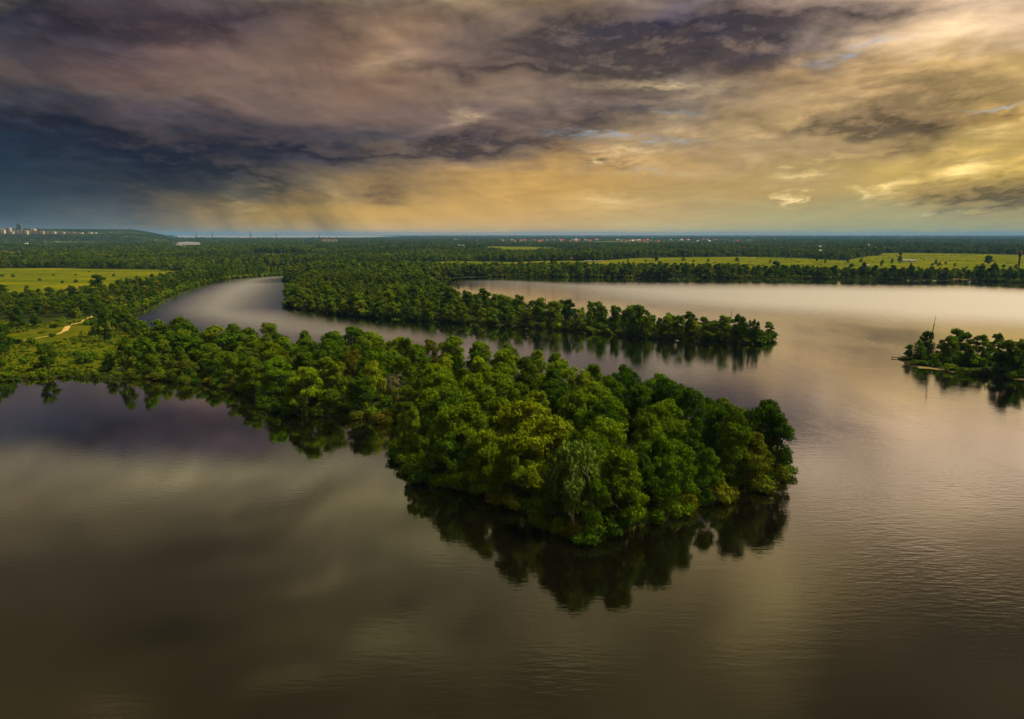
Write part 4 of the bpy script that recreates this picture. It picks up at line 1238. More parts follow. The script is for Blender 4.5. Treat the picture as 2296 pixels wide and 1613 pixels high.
# solitary trees and shrubs on the far grassland
FIELD = [(2017, 592, 18, 0.8, 'deep', 's'), (2058, 607, 6, 1.6, 'deep', 'b'), (2000, 594, 8, 1.4, 'deep', 'b'), (1978, 594, 7, 1.2, 'mid', 'b'), (1975, 600, 9, 0.7, 'deep', 'b'), (2042, 597, 5, 1.5, 'deep', 'b'), (2098, 594, 9, 1.2, 'deep', 'c'), (2105, 600, 7, 1.6, 'deep', 'b'), (2090, 600, 6, 1.4, 'deep', 'b'),
 (2167, 604, 4, 1.5, 'deep', 'b'), (2215, 596, 15, 1.2, 'deep', 'b'), (2202, 602, 7, 1.5, 'deep', 'b'), (2190, 604, 6, 1.4, 'deep', 'b'), (2230, 600, 7, 1.3, 'deep', 'b'), (1832, 589, 10, 1.0, 'deep', 'b'), (1470, 588, 14, 1.4, 'deep', 'b'), (1532, 588, 8, 1.6, 'deep', 'b'), (1555, 590, 5, 1.5, 'deep', 'b'), (1588, 589, 6, 1.4, 'deep', 'b'),
 (1652, 590, 9, 1.3, 'deep', 'b'), (1408, 592, 8, 1.0, 'deep', 'b'), (1448, 591, 6, 1.3, 'deep', 'b'), (1727, 592, 6, 1.2, 'deep', 'b'), (1850, 593, 7, 1.4, 'deep', 'b'), (1900, 592, 6, 1.4, 'deep', 'b'), (1930, 591, 8, 1.2, 'mid', 'b'), (2140, 600, 6, 1.3, 'deep', 'b'), (2250, 603, 6, 1.3, 'deep', 'b'), (2278, 606, 8, 1.2, 'deep', 'b'), (2120, 595, 5, 1.3, 'deep', 'b')]
for (x, y, hp, w_, colr, sh) in FIELD:
    X, Y = ground(x, y)
    h = hp / FOC * math.hypot(X, Y) * 1.2
    if sh == 'b': plant(FARR[rnd.randrange(5)], 'field_tree', X, Y, h, w_ * 1.1, colr)
    elif sh == 's': plant(SLIM_M[rnd.randrange(3)], 'poplar_tree', X, Y, h, w_ * 2, colr, root_h=14.0)
    else: plant(CONE_M[0], 'fir_tree', X, Y, h, w_, colr, root_h=16.0)

# ------------------------------------------------------------------ woods nobody could count
WOOD_SRC_M = source('wood_tree', MIDD_W)
WOOD_SRC_F = source('far_wood_tree', FARR_W)
# second rank behind the shores: spit, left bank, far shore
def shore_wood(name, region, n, dist, taken, extra, src, nv, hr, wr=(0.85, 1.15), sdmin=2.0):
    xs, ys = random_in(region, n)
    d = land_sdf(xs, ys); m = meadow_sdf(xs, ys)
    ok = (d > sdmin) & (m < -1) & extra(xs, ys, d)
    xs, ys, d = xs[ok], ys[ok], d[ok]
    pk = darts(xs, ys, dist, taken)
    xs, ys, d = xs[pk], ys[pk], d[pk]
    h = rng.uniform(hr[0], hr[1], len(xs)) * np.clip(0.6 + d / 20, 0.6, 1) / 18.0
    scatter(name, src, nv, xs, ys, land_z(xs, ys, d), h, rng.uniform(wr[0], wr[1], len(xs)))
    print(name, len(xs))
shore_wood('woodland', SPIT, 90000, 7.6, spit_spots, lambda x, y, d: pix(x, y)[0] < 1700, WOOD_SRC_M, len(MIDD_W), (9, 15.5), (1.0, 1.3), 1.2)
LEFTB = [(-300, 690), (0, 678), (200, 662), (270, 652), (330, 634), (480, 596), (690, 596), (690, 630), (312, 760), (262, 726), (200, 712), (0, 720), (-300, 730)]
shore_wood('woodland', LEFTB, 60000, 9.5, left_spots, lambda x, y, d: np.hypot(x, y) < 1350, WOOD_SRC_M, len(MIDD_W), (7, 13), (1.0, 1.4))
FARB = [(900, 640), (3000, 655), (3000, 600), (1200, 600), (900, 600)]
def far_edge(x, y, d):
    return (d < 42) & (np.hypot(x, y) > 700)
shore_wood('woodland', FARB, 40000, 9.5, far_spots, lambda x, y, d: far_edge(x, y, d), WOOD_SRC_F, len(FARR_W), (8, 15), (0.7, 1.1), 3.0)
# belt just inside the far shore where the grassland reaches it
xs, ys = random_in(FARB, 40000)
d = land_sdf(xs, ys)
ok = (d > 3) & (d < 26) & (meadow_sdf(xs, ys) > -1) & (np.hypot(xs, ys) > 700) & (wobble(xs, ys, 0.012, 5) > -0.55)
xs, ys, d = xs[ok], ys[ok], d[ok]
pk = darts(xs, ys, 8.5, far_spots)
xs, ys, d = xs[pk], ys[pk], d[pk]
scatter('woodland', WOOD_SRC_F, len(FARR_W), xs, ys, land_z(xs, ys, d), rng.uniform(6, 14, len(xs)) / 18, rng.uniform(0.6, 1.0, len(xs)))
# scrub fringe along the banks of the river, the spit and the far shore
xs, ys = random_in(SPIT + [], 120000); xs2, ys2 = random_in(LEFTB, 160000); xs3, ys3 = random_in(FARB, 160000)
xs, ys = np.concatenate([xs, xs2, xs3]), np.concatenate([ys, ys2, ys3])
d = land_sdf(xs, ys)
ok = (d > 0.0) & (d < 9.0) & (wobble(xs, ys, 0.03, 15) > -0.75)
xs, ys, d = xs[ok], ys[ok], d[ok]
pk = darts(xs, ys, 4.2)
xs, ys, d = xs[pk], ys[pk], d[pk]
fx, fy = random_in([(-500, 830), (0, 835), (120, 835), (340, 830), (400, 870), (0, 875), (-500, 900)], 14000)
fd = land_sdf(fx, fy)
ok = (fd > -0.3) & (fd < 7)
fx, fy, fd = fx[ok], fy[ok], fd[ok]
pk = darts(fx, fy, 2.6)
nf = len(pk)
fringe = source('fringe_bush', [bush(140 + i, 3.0, 4.5, 10, 18, 0.8, M_LEAF_FAR) for i in range(3)])
scatter('undergrowth', fringe, 3, xs, ys, land_z(xs, ys, d), rng.uniform(0.8, 2.0, len(xs)), rng.uniform(0.8, 1.3, len(xs)))
scatter('undergrowth', fringe, 3, fx[pk], fy[pk], land_z(fx[pk], fy[pk], fd[pk]), rng.uniform(0.35, 1.0, nf), rng.uniform(0.8, 1.2, nf))
print('fringe', len(xs))
# the wide woods out to the horizon, thinning with distance (they are only seen edge on)
PX_, PY_ = [], []
def ring(r0, r1, spacing, a0=-44, a1=44):
    area = (r1 * r1 - r0 * r0) * math.radians(a1 - a0) * 0.5
    n_ = int(area / (spacing * spacing))
    a = np.radians(rng.uniform(a0, a1, n_))
    r = np.sqrt(rng.uniform(r0 * r0, r1 * r1, n_))
    return np.sin(a) * r, np.cos(a) * r
hs = []
for (r0, r1, sp, sc_) in [(850, 1600, 10.5, 1.0), (1600, 2600, 14, 1.0), (2600, 4200, 22, 1.1), (4200, 7000, 38, 1.25), (7000, 12000, 70, 1.6), (12000, 30000, 190, 2.4)]:
    x, y = ring(r0, r1, sp)
    PX_.append(x); PY_.append(y); hs.append(np.full(len(x), sc_))
xs, ys, hs = np.concatenate(PX_), np.concatenate(PY_), np.concatenate(hs)
d = land_sdf(xs, ys); m = meadow_sdf(xs, ys)
px_, py_ = pix(xs, ys)
ok = (d > 4) & (m < -2 + 3 * wobble(xs, ys, 0.02, 3))
ok &= ~((px_ > 386) & (px_ < 451) & (py_ < 560 - np.abs(px_ - 405) * 0.1) & (py_ > 541))         # keep the bend of the river open to view
ok &= ~((px_ > 390) & (px_ < 890) & (py_ < 535.2))                       # and the broad water beyond
ok &= ~((np.hypot(xs, ys) < 1010) & (ys > 0) & (sdf(world_poly(SPIT), xs, ys) > 0))
ok &= ~((sdf(world_poly(LEFTB), xs, ys) > 0) & (np.hypot(xs, ys) < 1350))
ok &= ~((px_ > 1125) & (px_ < 1690) & (py_ > 538.5) & (py_ < 549) & (rng.random(len(xs)) < 0.9))
ok &= ~((px_ > 720) & (px_ < 760) & (py_ > 540.5) & (py_ < 547))
ok &= ~(hill_height(xs, ys) > 20)
xs, ys, hs, d = xs[ok], ys[ok], hs[ok], d[ok]
size = hs * rng.uniform(11, 17, len(xs)) / 18 * (1 + 0.2 * wobble(xs, ys, 0.006, 6)) * np.where(np.hypot(xs, ys) > 4200, 0.75, 1.0)
scatter('forest', WOOD_SRC_F, len(FARR_W), xs, ys, land_z(xs, ys, d), size, rng.uniform(1.1, 1.65, len(xs)) * np.where(hs > 1.2, 1.4, 1.0))
print('forest', len(xs))
# trees on the upland behind the town
x, y = ring(5600, 9000, 20, -39, -24)
hh = hill_height(x, y)
ok = hh > 15
x, y, hh = x[ok], y[ok], hh[ok]
scatter('forest', WOOD_SRC_F, len(FARR_W), x, y, land_z(x, y), rng.uniform(0.5, 0.8, len(x)), rng.uniform(1.0, 1.6, len(x)))
print('upland', len(x))
# rough tussocks over the near meadow
xs, ys = random_in([(-500, 735), (0, 722), (60, 728), (205, 712), (262, 722), (340, 775), (372, 800), (280, 846), (0, 850), (-500, 860)], 9000)
ok = (land_sdf(xs, ys) > 2) & (wobble(xs, ys, 0.05, 8) > -0.45)
xs, ys = xs[ok], ys[ok]
tuss = source('tussock', [bush(150 + i, 0.7, 1.6, 6, 14, 0.45, M_LEAF_FAR) for i in range(2)])
scatter('grass', tuss, 2, xs, ys, land_z(xs, ys), rng.uniform(0.6, 1.6, len(xs)), rng.uniform(0.8, 1.3, len(xs)))
# and low scrub over the far grassland
xs, ys = random_in(MEADOWS[3], 2500)
ok = (land_sdf(xs, ys) > 20) & (wobble(xs, ys, 0.01, 8) > 0.1)
xs, ys = xs[ok], ys[ok]
scatter('scrub', tuss, 2, xs, ys, land_z(xs, ys), rng.uniform(1.2, 3.2, len(xs)), rng.uniform(0.8, 1.3, len(xs)))

ONES = 'zeroth first second third fourth fifth sixth seventh eighth ninth tenth eleventh twelfth thirteenth fourteenth fifteenth sixteenth seventeenth eighteenth nineteenth'.split()
def ordinal(i):
    if i < 20: return ONES[i]
    t = ['twent', 'thirt', 'fort', 'fift', 'sixt', 'sevent', 'eight', 'ninet'][i // 10 - 2]
    return t + 'ieth' if i % 10 == 0 else t + 'y-' + ONES[i % 10]
# ------------------------------------------------------------------ half-bare trees of the near point
def bare_tree(name, X, Y, H, spread, n_limb, seed, lean, leaf_shape, leaf_h, leaf_w, leaf_col, label, limb_r=0.075):
    r = np.random.default_rng(seed)
    o = link(name, None, None, (X, Y, zs(X, Y) - 0.05))
    o['category'] = 'tree'; o['label'] = label
    tr, cr = leaf_shape
    s = leaf_h / 18.0
    c = link('crown', cr, o, (0, 0, 0), (0, 0, r.uniform(0, 6)), (s * leaf_w, s * leaf_w, s))
    c.color = (*GREENS[leaf_col], 1)
    limb_r *= 1.0
    MB().tube([(0, 0, -0.8), (lean[0] * 0.3, lean[1] * 0.3, H * 0.3), (lean[0], lean[1], H * 0.62)], [0.36, 0.28, 0.18], 8).build('trunk', M_BARK, o, True)
    for i in range(n_limb):
        t = 0.35 + 0.6 * i / n_limb
        a = i * 2.4 + r.normal() * 0.3
        if i % 3 != 2: a = -1.57 + r.normal() * 1.0                      # most of them lean out over the water
        L_ = spread * (1.1 - 0.5 * t) * r.uniform(0.8, 1.3)
        p0 = Vector((lean[0] * t, lean[1] * t, H * 0.62 * min(t * 1.3, 1)))
        p1 = p0 + Vector((math.cos(a) * L_ * 0.45, math.sin(a) * L_ * 0.45, L_ * 0.55))
        p2 = p0 + Vector((math.cos(a) * L_ * 0.85, math.sin(a) * L_ * 0.85, L_ * 0.50))
        p3 = p0 + Vector((math.cos(a) * L_ * 1.1, math.sin(a) * L_ * 1.1, -L_ * 0.15))
        mb = MB().tube([p0, p1, p2, p3], [limb_r * 0.8, limb_r * 0.6, limb_r * 0.4, limb_r * 0.2], 5)
        for k in range(4):
            b0 = p1.lerp(p2, k / 3) if k < 3 else p3
            b1 = b0 + Vector((r.normal() * 0.9, r.normal() * 0.9, 0.6 + r.random()))
            b2 = b1 + Vector((r.normal() * 0.7, r.normal() * 0.7, -0.6 - 1.6 * r.random()))
            mb.tube([b0, b1, b2], [limb_r * 0.5, limb_r * 0.35, limb_r * 0.15], 4)
        mb.build('branch', M_DEAD, o, True)
    return o
w_col = 'mid'
bare_tree('willow_tree', WX, WY, 16.5, 6.4, 15, 5, (0.6, -1.6), WILL_N[0], 19, 0.88, 'silver', 'big drooping willow with many pale bare branches at the front corner of the point')
bare_tree('half_bare_tree', DX, DY, 17, 4.0, 11, 8, (0.4, -0.4), NEAR[4], 12.5, 0.5, 'pale', 'thin pale straw coloured half-bare tree behind the notch of the bay', 0.07)

# ------------------------------------------------------------------ masts, pylons and other thin things
M_RUST = simple_mat('rusty_steel', (0.09, 0.055, 0.035), 0.8, 0.3, 2.0, 0.2)
M_STEEL = simple_mat('grey_steel', (0.10, 0.11, 0.12), 0.6, 0.2, 1.0, 0.4)
M_WHITE = simple_mat('white_wall', (0.40, 0.38, 0.34), 0.8, 0.1, 0.5, 0.2)
M_CREAM = simple_mat('cream_wall', (0.52, 0.42, 0.30), 0.85, 0.12, 0.05, 0.2)
M_PINK = simple_mat('pink_wall', (0.46, 0.32, 0.25), 0.85, 0.12, 0.05, 0.2)
M_BLUEGREY = simple_mat('slate_wall', (0.10, 0.11, 0.15), 0.8, 0.1, 0.05, 0.2)
M_ROOF_RED = simple_mat('red_roof', (0.42, 0.10, 0.05), 0.8, 0.2, 0.3, 0.2)
M_ROOF_ORANGE = simple_mat('orange_roof', (0.50, 0.19, 0.06), 0.8, 0.2, 0.3, 0.2)
M_ROOF_GREY = simple_mat('grey_roof', (0.30, 0.29, 0.28), 0.8, 0.2, 0.3, 0.2)
M_ROOF_WHITE = simple_mat('white_roof', (0.62, 0.60, 0.54), 0.6, 0.08, 0.3, 0.3)
M_GREENWALL = simple_mat('green_wall', (0.10, 0.18, 0.11), 0.8, 0.15, 0.3, 0.2)
M_GLASS = simple_mat('dark_pane', (0.03, 0.035, 0.04), 0.15, 0.1, 1.0, 0.5)

def mast(X, Y, H, tilt, label, r0=0.2):
    o = link('mast', None, None, (X, Y, zs(X, Y)), (0, R(tilt), 0))
    tag(o, label, 'mast', 'leaning masts on the islands')
    MB().tube([(0, 0, -1), (0, 0, H * 0.82)], [r0, r0 * 0.8], 8).build('pole', M_RUST, o)
    MB().tube([(0, 0, H * 0.82), (0, 0, H)], [r0 * 0.45, r0 * 0.3], 6).build('topmast', M_RUST, o)
    MB().box(-0.8, 0.8, -0.06, 0.06, H * 0.52, H * 0.55).build('crossbar', M_RUST, o)
X, Y = ground(1636, 752); mast(X, Y, 60 / FOC * math.hypot(X, Y) * 1.02, 1.5, 'slim rusty mast rising from the poplars near the end of the spit')
X, Y = ground(2079, 810); mast(X, Y, 84 / FOC * math.hypot(X, Y) * 1.02, 4.5, 'rusty mast leaning above the pointed tree of the islet', 0.24)
X, Y = ground(1222, 724); mast(X, Y, 64 / FOC * math.hypot(X, Y) * 1.02, 0.5, 'thin mast standing behind the middle of the wooded spit', 0.18)

def pylon(x, ytop, Yd, width, label, arms=2):
    X, Y = (x - CX) / FOC / (CP + 0.18 * SP) * Yd, Yd
    z0 = zs(X, Y)
    H = CAM_H + uv(x, ytop)[1] * Yd - z0
    o = link('pylon', None, None, (X, Y, z0), (0, 0, rnd.uniform(-0.2, 0.2)))
    tag(o, label, 'pylon', 'power line pylons on the skyline')
    k = Yd / 9000.0
    for sx in (-1, 1):
        for sy in (-1, 1):
            MB().tube([(sx * width, sy * width, -2), (sx * width * 0.22, sy * width * 0.22, H * 0.72), (sx * width * 0.9 if arms == 2 else 0.3 * sx, 0, H)], [1.5 * k, 1.2 * k, 0.9 * k], 5).build('leg', M_STEEL, o)
    mb = MB()
    for i in range(7):
        t0, t1 = i / 7 * 0.72, (i + 1) / 7 * 0.72
        w0, w1 = width * (1 - 0.78 * t0 / 0.72), width * (1 - 0.78 * t1 / 0.72)
        for sy in (-1, 1):
            mb.tube([(-w0, sy * w0, H * t0), (w1, sy * w1, H * t1)], [0.6 * k, 0.6 * k], 4)
            mb.tube([(w0, sy * w0, H * t0), (-w1, sy * w1, H * t1)], [0.6 * k, 0.6 * k], 4)
    tag(mb.build('bracing', M_STEEL, o), kind='stuff')
    for j in range(arms):
        MB().box(-width * (1.5 - 0.3 * j), width * (1.5 - 0.3 * j), -0.7 * k, 0.7 * k, H * (0.80 + 0.13 * j), H * (0.80 + 0.13 * j) + 1.6 * k).build('crossarm', M_STEEL, o)
for x, yt, Yd, wd, lb in [(440, 518.5, 9300, 10, 'pylon on the skyline close to the foot of the wooded upland'), (476, 521, 9400, 6, 'slim pylon on the skyline second from the upland'),
                          (562, 518, 9000, 11, 'tall horned pylon against the bright rain sky'), (619, 523.5, 9600, 6, 'short pylon in front of the broad bright water'), (716, 524, 9600, 5, 'small slim pylon before the end of the bright water')]:
    pylon(x, yt, Yd, wd, lb)
pylon(1925, 539, 3400, 3.2, 'dark narrow lattice tower above the woods beside the far yellow field', 1)
pylon(1673, 539, 3000, 2.2, 'thin lattice tower above the dark woods behind the farm field', 1)

# water tower on the far grassland
X, Y = ground(2284, 598)
o = tag(link('water_tower', None, None, (X, Y, zs(X, Y))), 'dark water tower with a wide tank on a narrow stem', 'water tower')
MB().tube([(0, 0, -1), (0, 0, 17), (0, 0, 18.5)], [1.5, 1.5, 2.4], 14).build('stem', M_RUST, o, True)
MB().tube([(0, 0, 18.5), (0, 0, 19.5), (0, 0, 27), (0, 0, 29), (0, 0, 29.6)], [2.4, 3.0, 3.0, 1.2, 0.3], 16).build('tank', M_RUST, o, True)
MB().box(1.45, 1.75, -0.3, 0.3, 0, 27).build('ladder', M_STEEL, o)

# driftwood and two pale-topped stakes on the islet
X, Y = ground(2016, 804.5)
o = tag(link('fallen_log', None, None, (X, Y, 0.3), (0, 0, R(160))), 'bare fallen log sticking out of the islet tip over the water', 'log')
MB().tube([(-4.2, 0, 0.5), (-1, 0.1, 0.35), (3.5, 0.2, 0.25)], [0.1, 0.22, 0.3], 7).build('trunk', M_DEAD, o, True)
MB().tube([(-1.5, 0, 0.4), (-2.6, 0.8, 0.9)], [0.1, 0.04], 5).build('branch', M_DEAD, o, True)
MB().tube([(0.6, 0.1, 0.3), (-0.2, -0.8, 0.8)], [0.1, 0.04], 5).build('branch', M_DEAD, o, True)
for x, y, lb in [(2090, 826.5, 'pale-topped stake at the sandy islet shore below the pointed tree'), (2114, 832.5, 'pale-topped stake at the sandy islet shore beside the fresh green shrub')]:
    X, Y = ground(x, y)
    o = tag(link('stake', None, None, (X, Y, zs(X, Y))), lb, 'stake', 'stakes on the islet beach')
    MB().tube([(0, 0, -0.4), (0.03, 0, 0.9)], [0.16, 0.14], 7).build('post', M_BARK, o)
    MB().tube([(0.03, 0, 0.9), (0.03, 0, 1.3)], [0.22, 0.2], 8).build('cap', M_WHITE, o)

# ------------------------------------------------------------------ buildings
def shed(name, x, y, L_, W_, hw, hr, wall, roof, label, cat='barn', rz=0.0, group=None, z_off=0.0, door=None, windows=0):
    X, Y = ground(x, y)
    o = tag(link(name, None, None, (X, Y, zs(X, Y) + z_off), (0, 0, R(rz))), label, cat, group)
    MB().box(-L_ / 2, L_ / 2, -W_ / 2, W_ / 2, -1, hw).build('wall', wall, o)
    MB().gable(-L_ / 2, L_ / 2, -W_ / 2, W_ / 2, hw + 0.02, hw + hr, 0.4).build('roof', roof, o)
    if door:
        MB().box(-door / 2, door / 2, -W_ / 2 - 0.06, -W_ / 2 - 0.01, 0, min(hw * 0.8, 4)).build('door', M_BLUEGREY, o)
    for i in range(windows):
        cx_ = -L_ / 2 + L_ * (i + 0.5) / windows
        MB().box(cx_ - 0.7, cx_ + 0.7, -W_ / 2 - 0.06, -W_ / 2 - 0.01, hw * 0.4, hw * 0.8).build('window', M_GLASS, o)
    return o
shed('barn', 1303, 586, 22, 12, 4.6, 3.6, M_GREENWALL, M_ROOF_WHITE, 'green walled barn with a bright white roof on the far farm', rz=-8, group='farm buildings beyond the lake', door=4)
shed('barn', 1255, 585, 17, 8, 2.6, 2.6, M_CREAM, M_ROOF_ORANGE, 'low barn with an orange roof at the near end of the far farm', rz=6, group='farm buildings beyond the lake', door=3)
shed('barn', 1283, 584.5, 13, 8, 3.2, 2.6, M_CREAM, M_ROOF_ORANGE, 'small orange roofed barn next to the white roofed one', rz=4, group='farm buildings beyond the lake')
shed('barn', 1270, 581.5, 26, 10, 3.5, 2.5, M_CREAM, M_ROOF_GREY, 'long grey roofed barn behind the two orange roofed ones', rz=3, group='farm buildings beyond the lake')
for i, (x, y, l) in enumerate([(1322, 588.6, 9), (1334, 588.8, 7), (1346, 588.5, 10), (1312, 589.4, 6)]):
    shed('trailer', x, y, l, 3, 2.2, 0.4, M_WHITE, M_ROOF_WHITE, ['white trailer parked on the grass beside the white roofed barn', 'short white trailer in the middle of the parked row', 'long white trailer at the end of the parked row by the trees', 'small white trailer set apart in front of the barn'][i], 'trailer', rz=rnd.uniform(-8, 8), group='trailers parked by the far farm')
shed('house', 1151, 580, 9, 8, 5, 3, M_WHITE, M_ROOF_GREY, 'small white house among trees west of the far farm', 'house', door=1.2, windows=3)
shed('house', 765, 612.5, 8, 6, 4, 2.2, M_WHITE, M_ROOF_GREY, 'lone white cabin among the trees behind the spit', 'cabin', windows=2)
shed('house', 2037, 588.5, 30, 7, 3.2, 1.6, M_CREAM, M_ROOF_GREY, 'long low building with a pale roof on the far grassland', 'farm shed', rz=-4, door=3)
shed('trailer', 1943, 600, 9, 4, 3, 0.5, M_WHITE, M_ROOF_WHITE, 'white trailer alone on the far grassland above the lake shore', 'trailer')
shed('hut', 1363, 616.5, 3.5, 3, 2.8, 1.0, M_WHITE, M_ROOF_WHITE, 'tiny white hut on the far lake shore between two tree clumps', 'hut')
shed('hut', 1425, 618.0, 4.5, 3, 2.2, 0.8, M_WHITE, M_ROOF_GREY, 'tiny grey roofed hut on the far lake shore', 'hut')
shed('hut', 1543, 622.0, 3.2, 3, 3.2, 1.2, M_PINK, M_ROOF_RED, 'tiny reddish hut standing at the waterline of the far shore', 'hut')
for x, y, l, lb in [(1838, 561, 13, 'white house among dark trees far behind the lake'), (1838, 573, 10, 'white house in front of another among the far trees'), (1947, 557, 14, 'white house at the corner of the far yellow field'),
                    (1030, 557, 16, 'white house among the dark woods behind the spit'), (1038, 558, 12, 'pale house beside the white one in the dark woods')]:
    X, Y = ground(x, y)
    shed('house', x, y, l * 0.75, 7, 4, 3, M_CREAM, M_ROOF_GREY, lb, 'house', z_off=8)
# village strung out before the blue horizon
VILLAGE = [(1130, 538.5, 1680, 546.5)]
n_house = 0
vx = sorted([rnd.gauss(1330, 110) for _ in range(40)] + [rnd.uniform(1140, 1660) for _ in range(26)])
for i, x in enumerate(vx):
    y = rnd.uniform(540.0, 545.5)
    X, Y = ground(x, y)
    k = math.hypot(X, Y) / 6000
    red = rnd.random() < 0.55
    o = shed('house', x, y, rnd.uniform(13, 22) * k, 10, rnd.uniform(5, 7), rnd.uniform(5, 7), M_WHITE if rnd.random() < 0.7 else M_CREAM, M_ROOF_RED if red else (M_ROOF_GREY if rnd.random() < 0.4 else M_ROOF_WHITE),
             f"tiny {'red' if red else 'pale'} roofed house, {ordinal(i + 1)} from the western end of the distant village", 'house', rnd.uniform(-30, 30), 'red roofed houses of the distant village' if red else 'pale roofed houses of the distant village', z_off=6)
for i, (x, y) in enumerate([(728, 542.5), (736, 542), (745, 543), (752, 542.2)]):
    shed('house', x, y, 18, 10, 6, 6, M_WHITE, M_ROOF_RED, f'tiny red roofed house, {ordinal(i + 1)} from the west, by the woods short of the broad water', 'house', rnd.uniform(-20, 20), 'red roofed houses short of the broad water', z_off=8)

# the town on the upland: apartment blocks
def block(x0, x1, ytop, Yd, wall, label, tower=0.0, ybase=None, depth=22, steps=()):
    xm = (x0 + x1) / 2
    v_ = uv(xm, ytop)
    Yd = Yd / math.hypot(1, v_[0])
    X = v_[0] * Yd
    z0 = zs(X, Yd)
    H = CAM_H + v_[1] * Yd - z0
    L_ = (uv(x1, ytop)[0] - uv(x0, ytop)[0]) * Yd
    o = tag(link('apartment_building', None, None, (X, Yd, z0)), label, 'apartment block', 'apartment blocks of the far town')
    MB().box(-L_ / 2, L_ / 2, 0, depth, -10, H).build('wall', wall, o)
    MB().box(-L_ / 2 - 0.5, L_ / 2 + 0.5, -0.5, depth + 0.5, H, H + 2).build('roof', M_ROOF_GREY, o)
    n_ = max(2, int(L_ / 26))
    for i in range(n_):                                                  # stair towers standing above the roof line
        c = -L_ / 2 + L_ * (i + 0.5) / n_
        MB().box(c - 4, c + 4, -2.5, depth * 0.5, -10, H + 4 + tower).build('stair_tower', wall, o)
    rows = max(3, int(H / 9))
    for i in range(rows):                                                # bands of windows, one band to a storey group
        MB().box(-L_ / 2 + 1, L_ / 2 - 1, -0.35, -0.05, H * (i + 0.35) / rows, H * (i + 0.72) / rows).build('window_band', M_ROOF_GREY, o)
    return o
for a in [(-14, 8, 515.5, 6480, M_CREAM, 'cream apartment block cut by the western end of the far town'), (8, 22, 511.5, 6516, M_WHITE, 'tall white apartment tower west of the long blocks'), (-2, 6, 514, 6588, M_WHITE, 'pale block behind the western end of the far town'),
          (20, 28, 520.5, 6480, M_PINK, 'low pink block below the white tower in the far town'), (27, 60, 517.5, 6480, M_CREAM, 'broad cream apartment block second from the white tower'), (60, 68, 519, 6552, M_PINK, 'small pink block between the broad cream one and the tall one'),
          (67, 77, 513.5, 6480, M_CREAM, 'tallest cream apartment tower in the middle of the far town'), (74, 96, 519.0, 6444, M_PINK, 'stepped pink block leaning on the tallest cream tower'), (101, 122, 520.0, 6516, M_CREAM, 'first of the long row of cream blocks east of the pink one'),
          (122, 142, 520.4, 6523, M_PINK, 'pink block in the middle of the long row'), (143, 166, 521.5, 6508, M_PINK, 'long pink block near the end of the row'), (164, 184, 522.0, 6480, M_CREAM, 'cream block closing the long row towards the upland'),
          (196, 204, 521.5, 6552, M_WHITE, 'first of two grey white towers apart from the long row'), (207, 215, 521.8, 6566, M_WHITE, 'second of two grey white towers nearer the bare slope'), (221, 234, 525.0, 6480, M_WHITE, 'low white hall at the eastern edge of the far town')]:
    block(*a)
block(36, 46, 503.5, 7500, M_BLUEGREY, 'dark tower block standing alone on the upland ridge')
o = shed('house', 61, 555.5, 13, 11, 6, 5, M_CREAM, M_ROOF_WHITE, 'lone pale yellow house in the dark woods below the far town', 'house', z_off=9)

# ------------------------------------------------------------------ air
haze_m, n, out = material('haze')
pv = n.new('ShaderNodeVolumePrincipled')
pv.inputs['Color'].default_value = (0.22, 0.50, 1.0, 1)
pv.inputs['Density'].default_value = 3.5e-5
pv.inputs['Anisotropy'].default_value = 0.0
n.put(out.inputs['Volume'], pv.outputs[0])
hz = MB().box(-49000, 49000, -3900, 49000, -4.0, 178.0).build('haze', haze_m)
tag(hz, kind='stuff')
hz.display_type = 'WIRE'

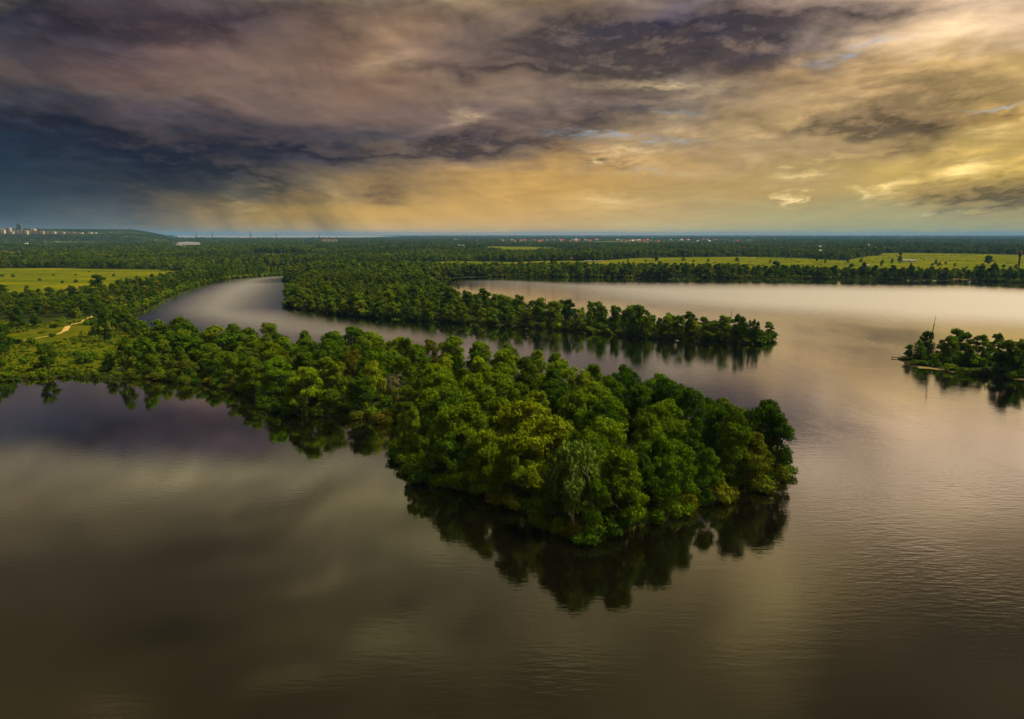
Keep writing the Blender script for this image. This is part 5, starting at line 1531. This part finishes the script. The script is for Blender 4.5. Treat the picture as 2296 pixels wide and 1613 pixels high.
# ------------------------------------------------------------------ words: which tree is which
SHADE = {'deep': 'dark green', 'mid': 'mid green', 'fresh': 'fresh green', 'lime': 'lime green', 'olive': 'olive green', 'pale': 'pale', 'blue': 'bluish green'}
bay = [ground(*p) for p in BAY]
def dist_line(line, x, y):
    best = 1e9
    for (ax, ay), (bx, by) in zip(line, line[1:]):
        ex, ey = bx - ax, by - ay
        t = max(0, min(1, ((x - ax) * ex + (y - ay) * ey) / (ex * ex + ey * ey)))
        best = min(best, math.hypot(x - ax - t * ex, y - ay - t * ey))
    return best
arm_p, spit_p, isle_p = world_poly(ARM), world_poly(SPIT), ISLE
buckets = {}
for t in TREES:
    o, x, y = t['o'], t['x'], t['y']
    ax, ay = np.array([x]), np.array([y])
    kind = t['kind'].replace('_', ' ')
    word = {'broadleaf tree': 'tree', 'field tree': 'tree', 'poplar tree': 'poplar', 'willow tree': 'willow', 'fir tree': 'fir', 'waterside shrub': 'shrub', 'meadow shrub': 'shrub'}[kind]
    shrub = word == 'shrub'
    size = '' if shrub else ('tall ' if t['h'] > 16.5 else ('low ' if t['h'] < 11 else 'middling '))
    if sdf(isle_p, ax, ay)[0] > -2:
        key, order, where, grp = ('isle', shrub), x, 'from the log tip of the islet', ('shrubs' if shrub else 'trees') + ' on the islet'
    elif t['kind'] in ('broadleaf_tree', 'waterside_shrub', 'willow_tree') and sdf(arm_p, ax, ay)[0] > -1 and math.hypot(x, y) < 530:
        db = dist_line(bay, x, y)
        seg = 'neck' if x < -75 else ('middle' if x < -8 else 'head')
        if shrub:
            key, order, where, grp = ('point shrub', seg), (-x if seg == 'head' else x), {'head': 'from the tip along the waterline of the point', 'middle': 'from the neck along the middle waterline of the point', 'neck': 'from the meadow along the waterline'}[seg], 'shrubs at the waterline of the near point'
        else:
            rank = ['front', 'second', 'third', 'fourth', 'fifth', 'rear'][min(5, int(db / 9.5))]
            key, order = ('point', seg, rank), (-x if seg == 'head' else x)
            where = {'head': f'from the tip in the {rank} rank of the point', 'middle': f'from the neck in the {rank} rank mid point', 'neck': f'from the meadow in the {rank} rank of the neck'}[seg]
            grp = 'trees of the near wooded point'
    elif sdf(spit_p, ax, ay)[0] > 0 and t['kind'] != 'field_tree' and math.hypot(x, y) < 1000:
        dl = float(land_sdf(ax, ay)[0])
        rank = 'waterline' if dl < 7 else ('middle' if dl < 15 else 'rear')
        key, order, grp = ('spit', word, rank), -pix(x, y)[0], ('shrubs' if shrub else 'trees') + ' of the long spit'
        where = 'from the end of the spit along its waterline' if rank == 'waterline' else f'from the end of the spit in its {rank} rank'
    elif t['kind'] == 'field_tree' or word in ('fir',) or (word == 'poplar' and pix(x, y)[1] < 600):
        key, order, where, grp = ('field', word), -x, 'from the water tower on the far grassland', 'trees scattered on the far grassland'
    elif math.hypot(x, y) > 700 and x > -120:
        key, order, where, grp = ('far', word), x, 'along the far lake shore counted from the spit', 'trees along the far lake shore'
    else:
        far_m = pix(x, y)[1] < 690
        key = ('left', shrub, far_m)
        order, grp = -x, ('shrubs' if shrub else 'trees') + (' of the far meadow' if far_m else ' of the near meadow')
        where = 'from the river on the far bright meadow' if far_m else 'from the river on the near meadow with the path'
    o['group'] = grp
    buckets.setdefault((key, word), []).append((order, o, f"{size}{SHADE[t['color']]} {word}", where))
for (key, word), rows in buckets.items():
    rows.sort(key=lambda r_: r_[0])
    print(key, len(rows))
    for i, (_, o, head, where) in enumerate(rows):
        if 'label' not in o:
            o['label'] = f'{head}, {ordinal(i + 1)} {where}'
print('things', sum(1 for o in C.objects if o.parent is None), 'trees', len([t for t in TREES if 'shrub' not in t['kind']]), 'shrubs', len([t for t in TREES if 'shrub' in t['kind']]))
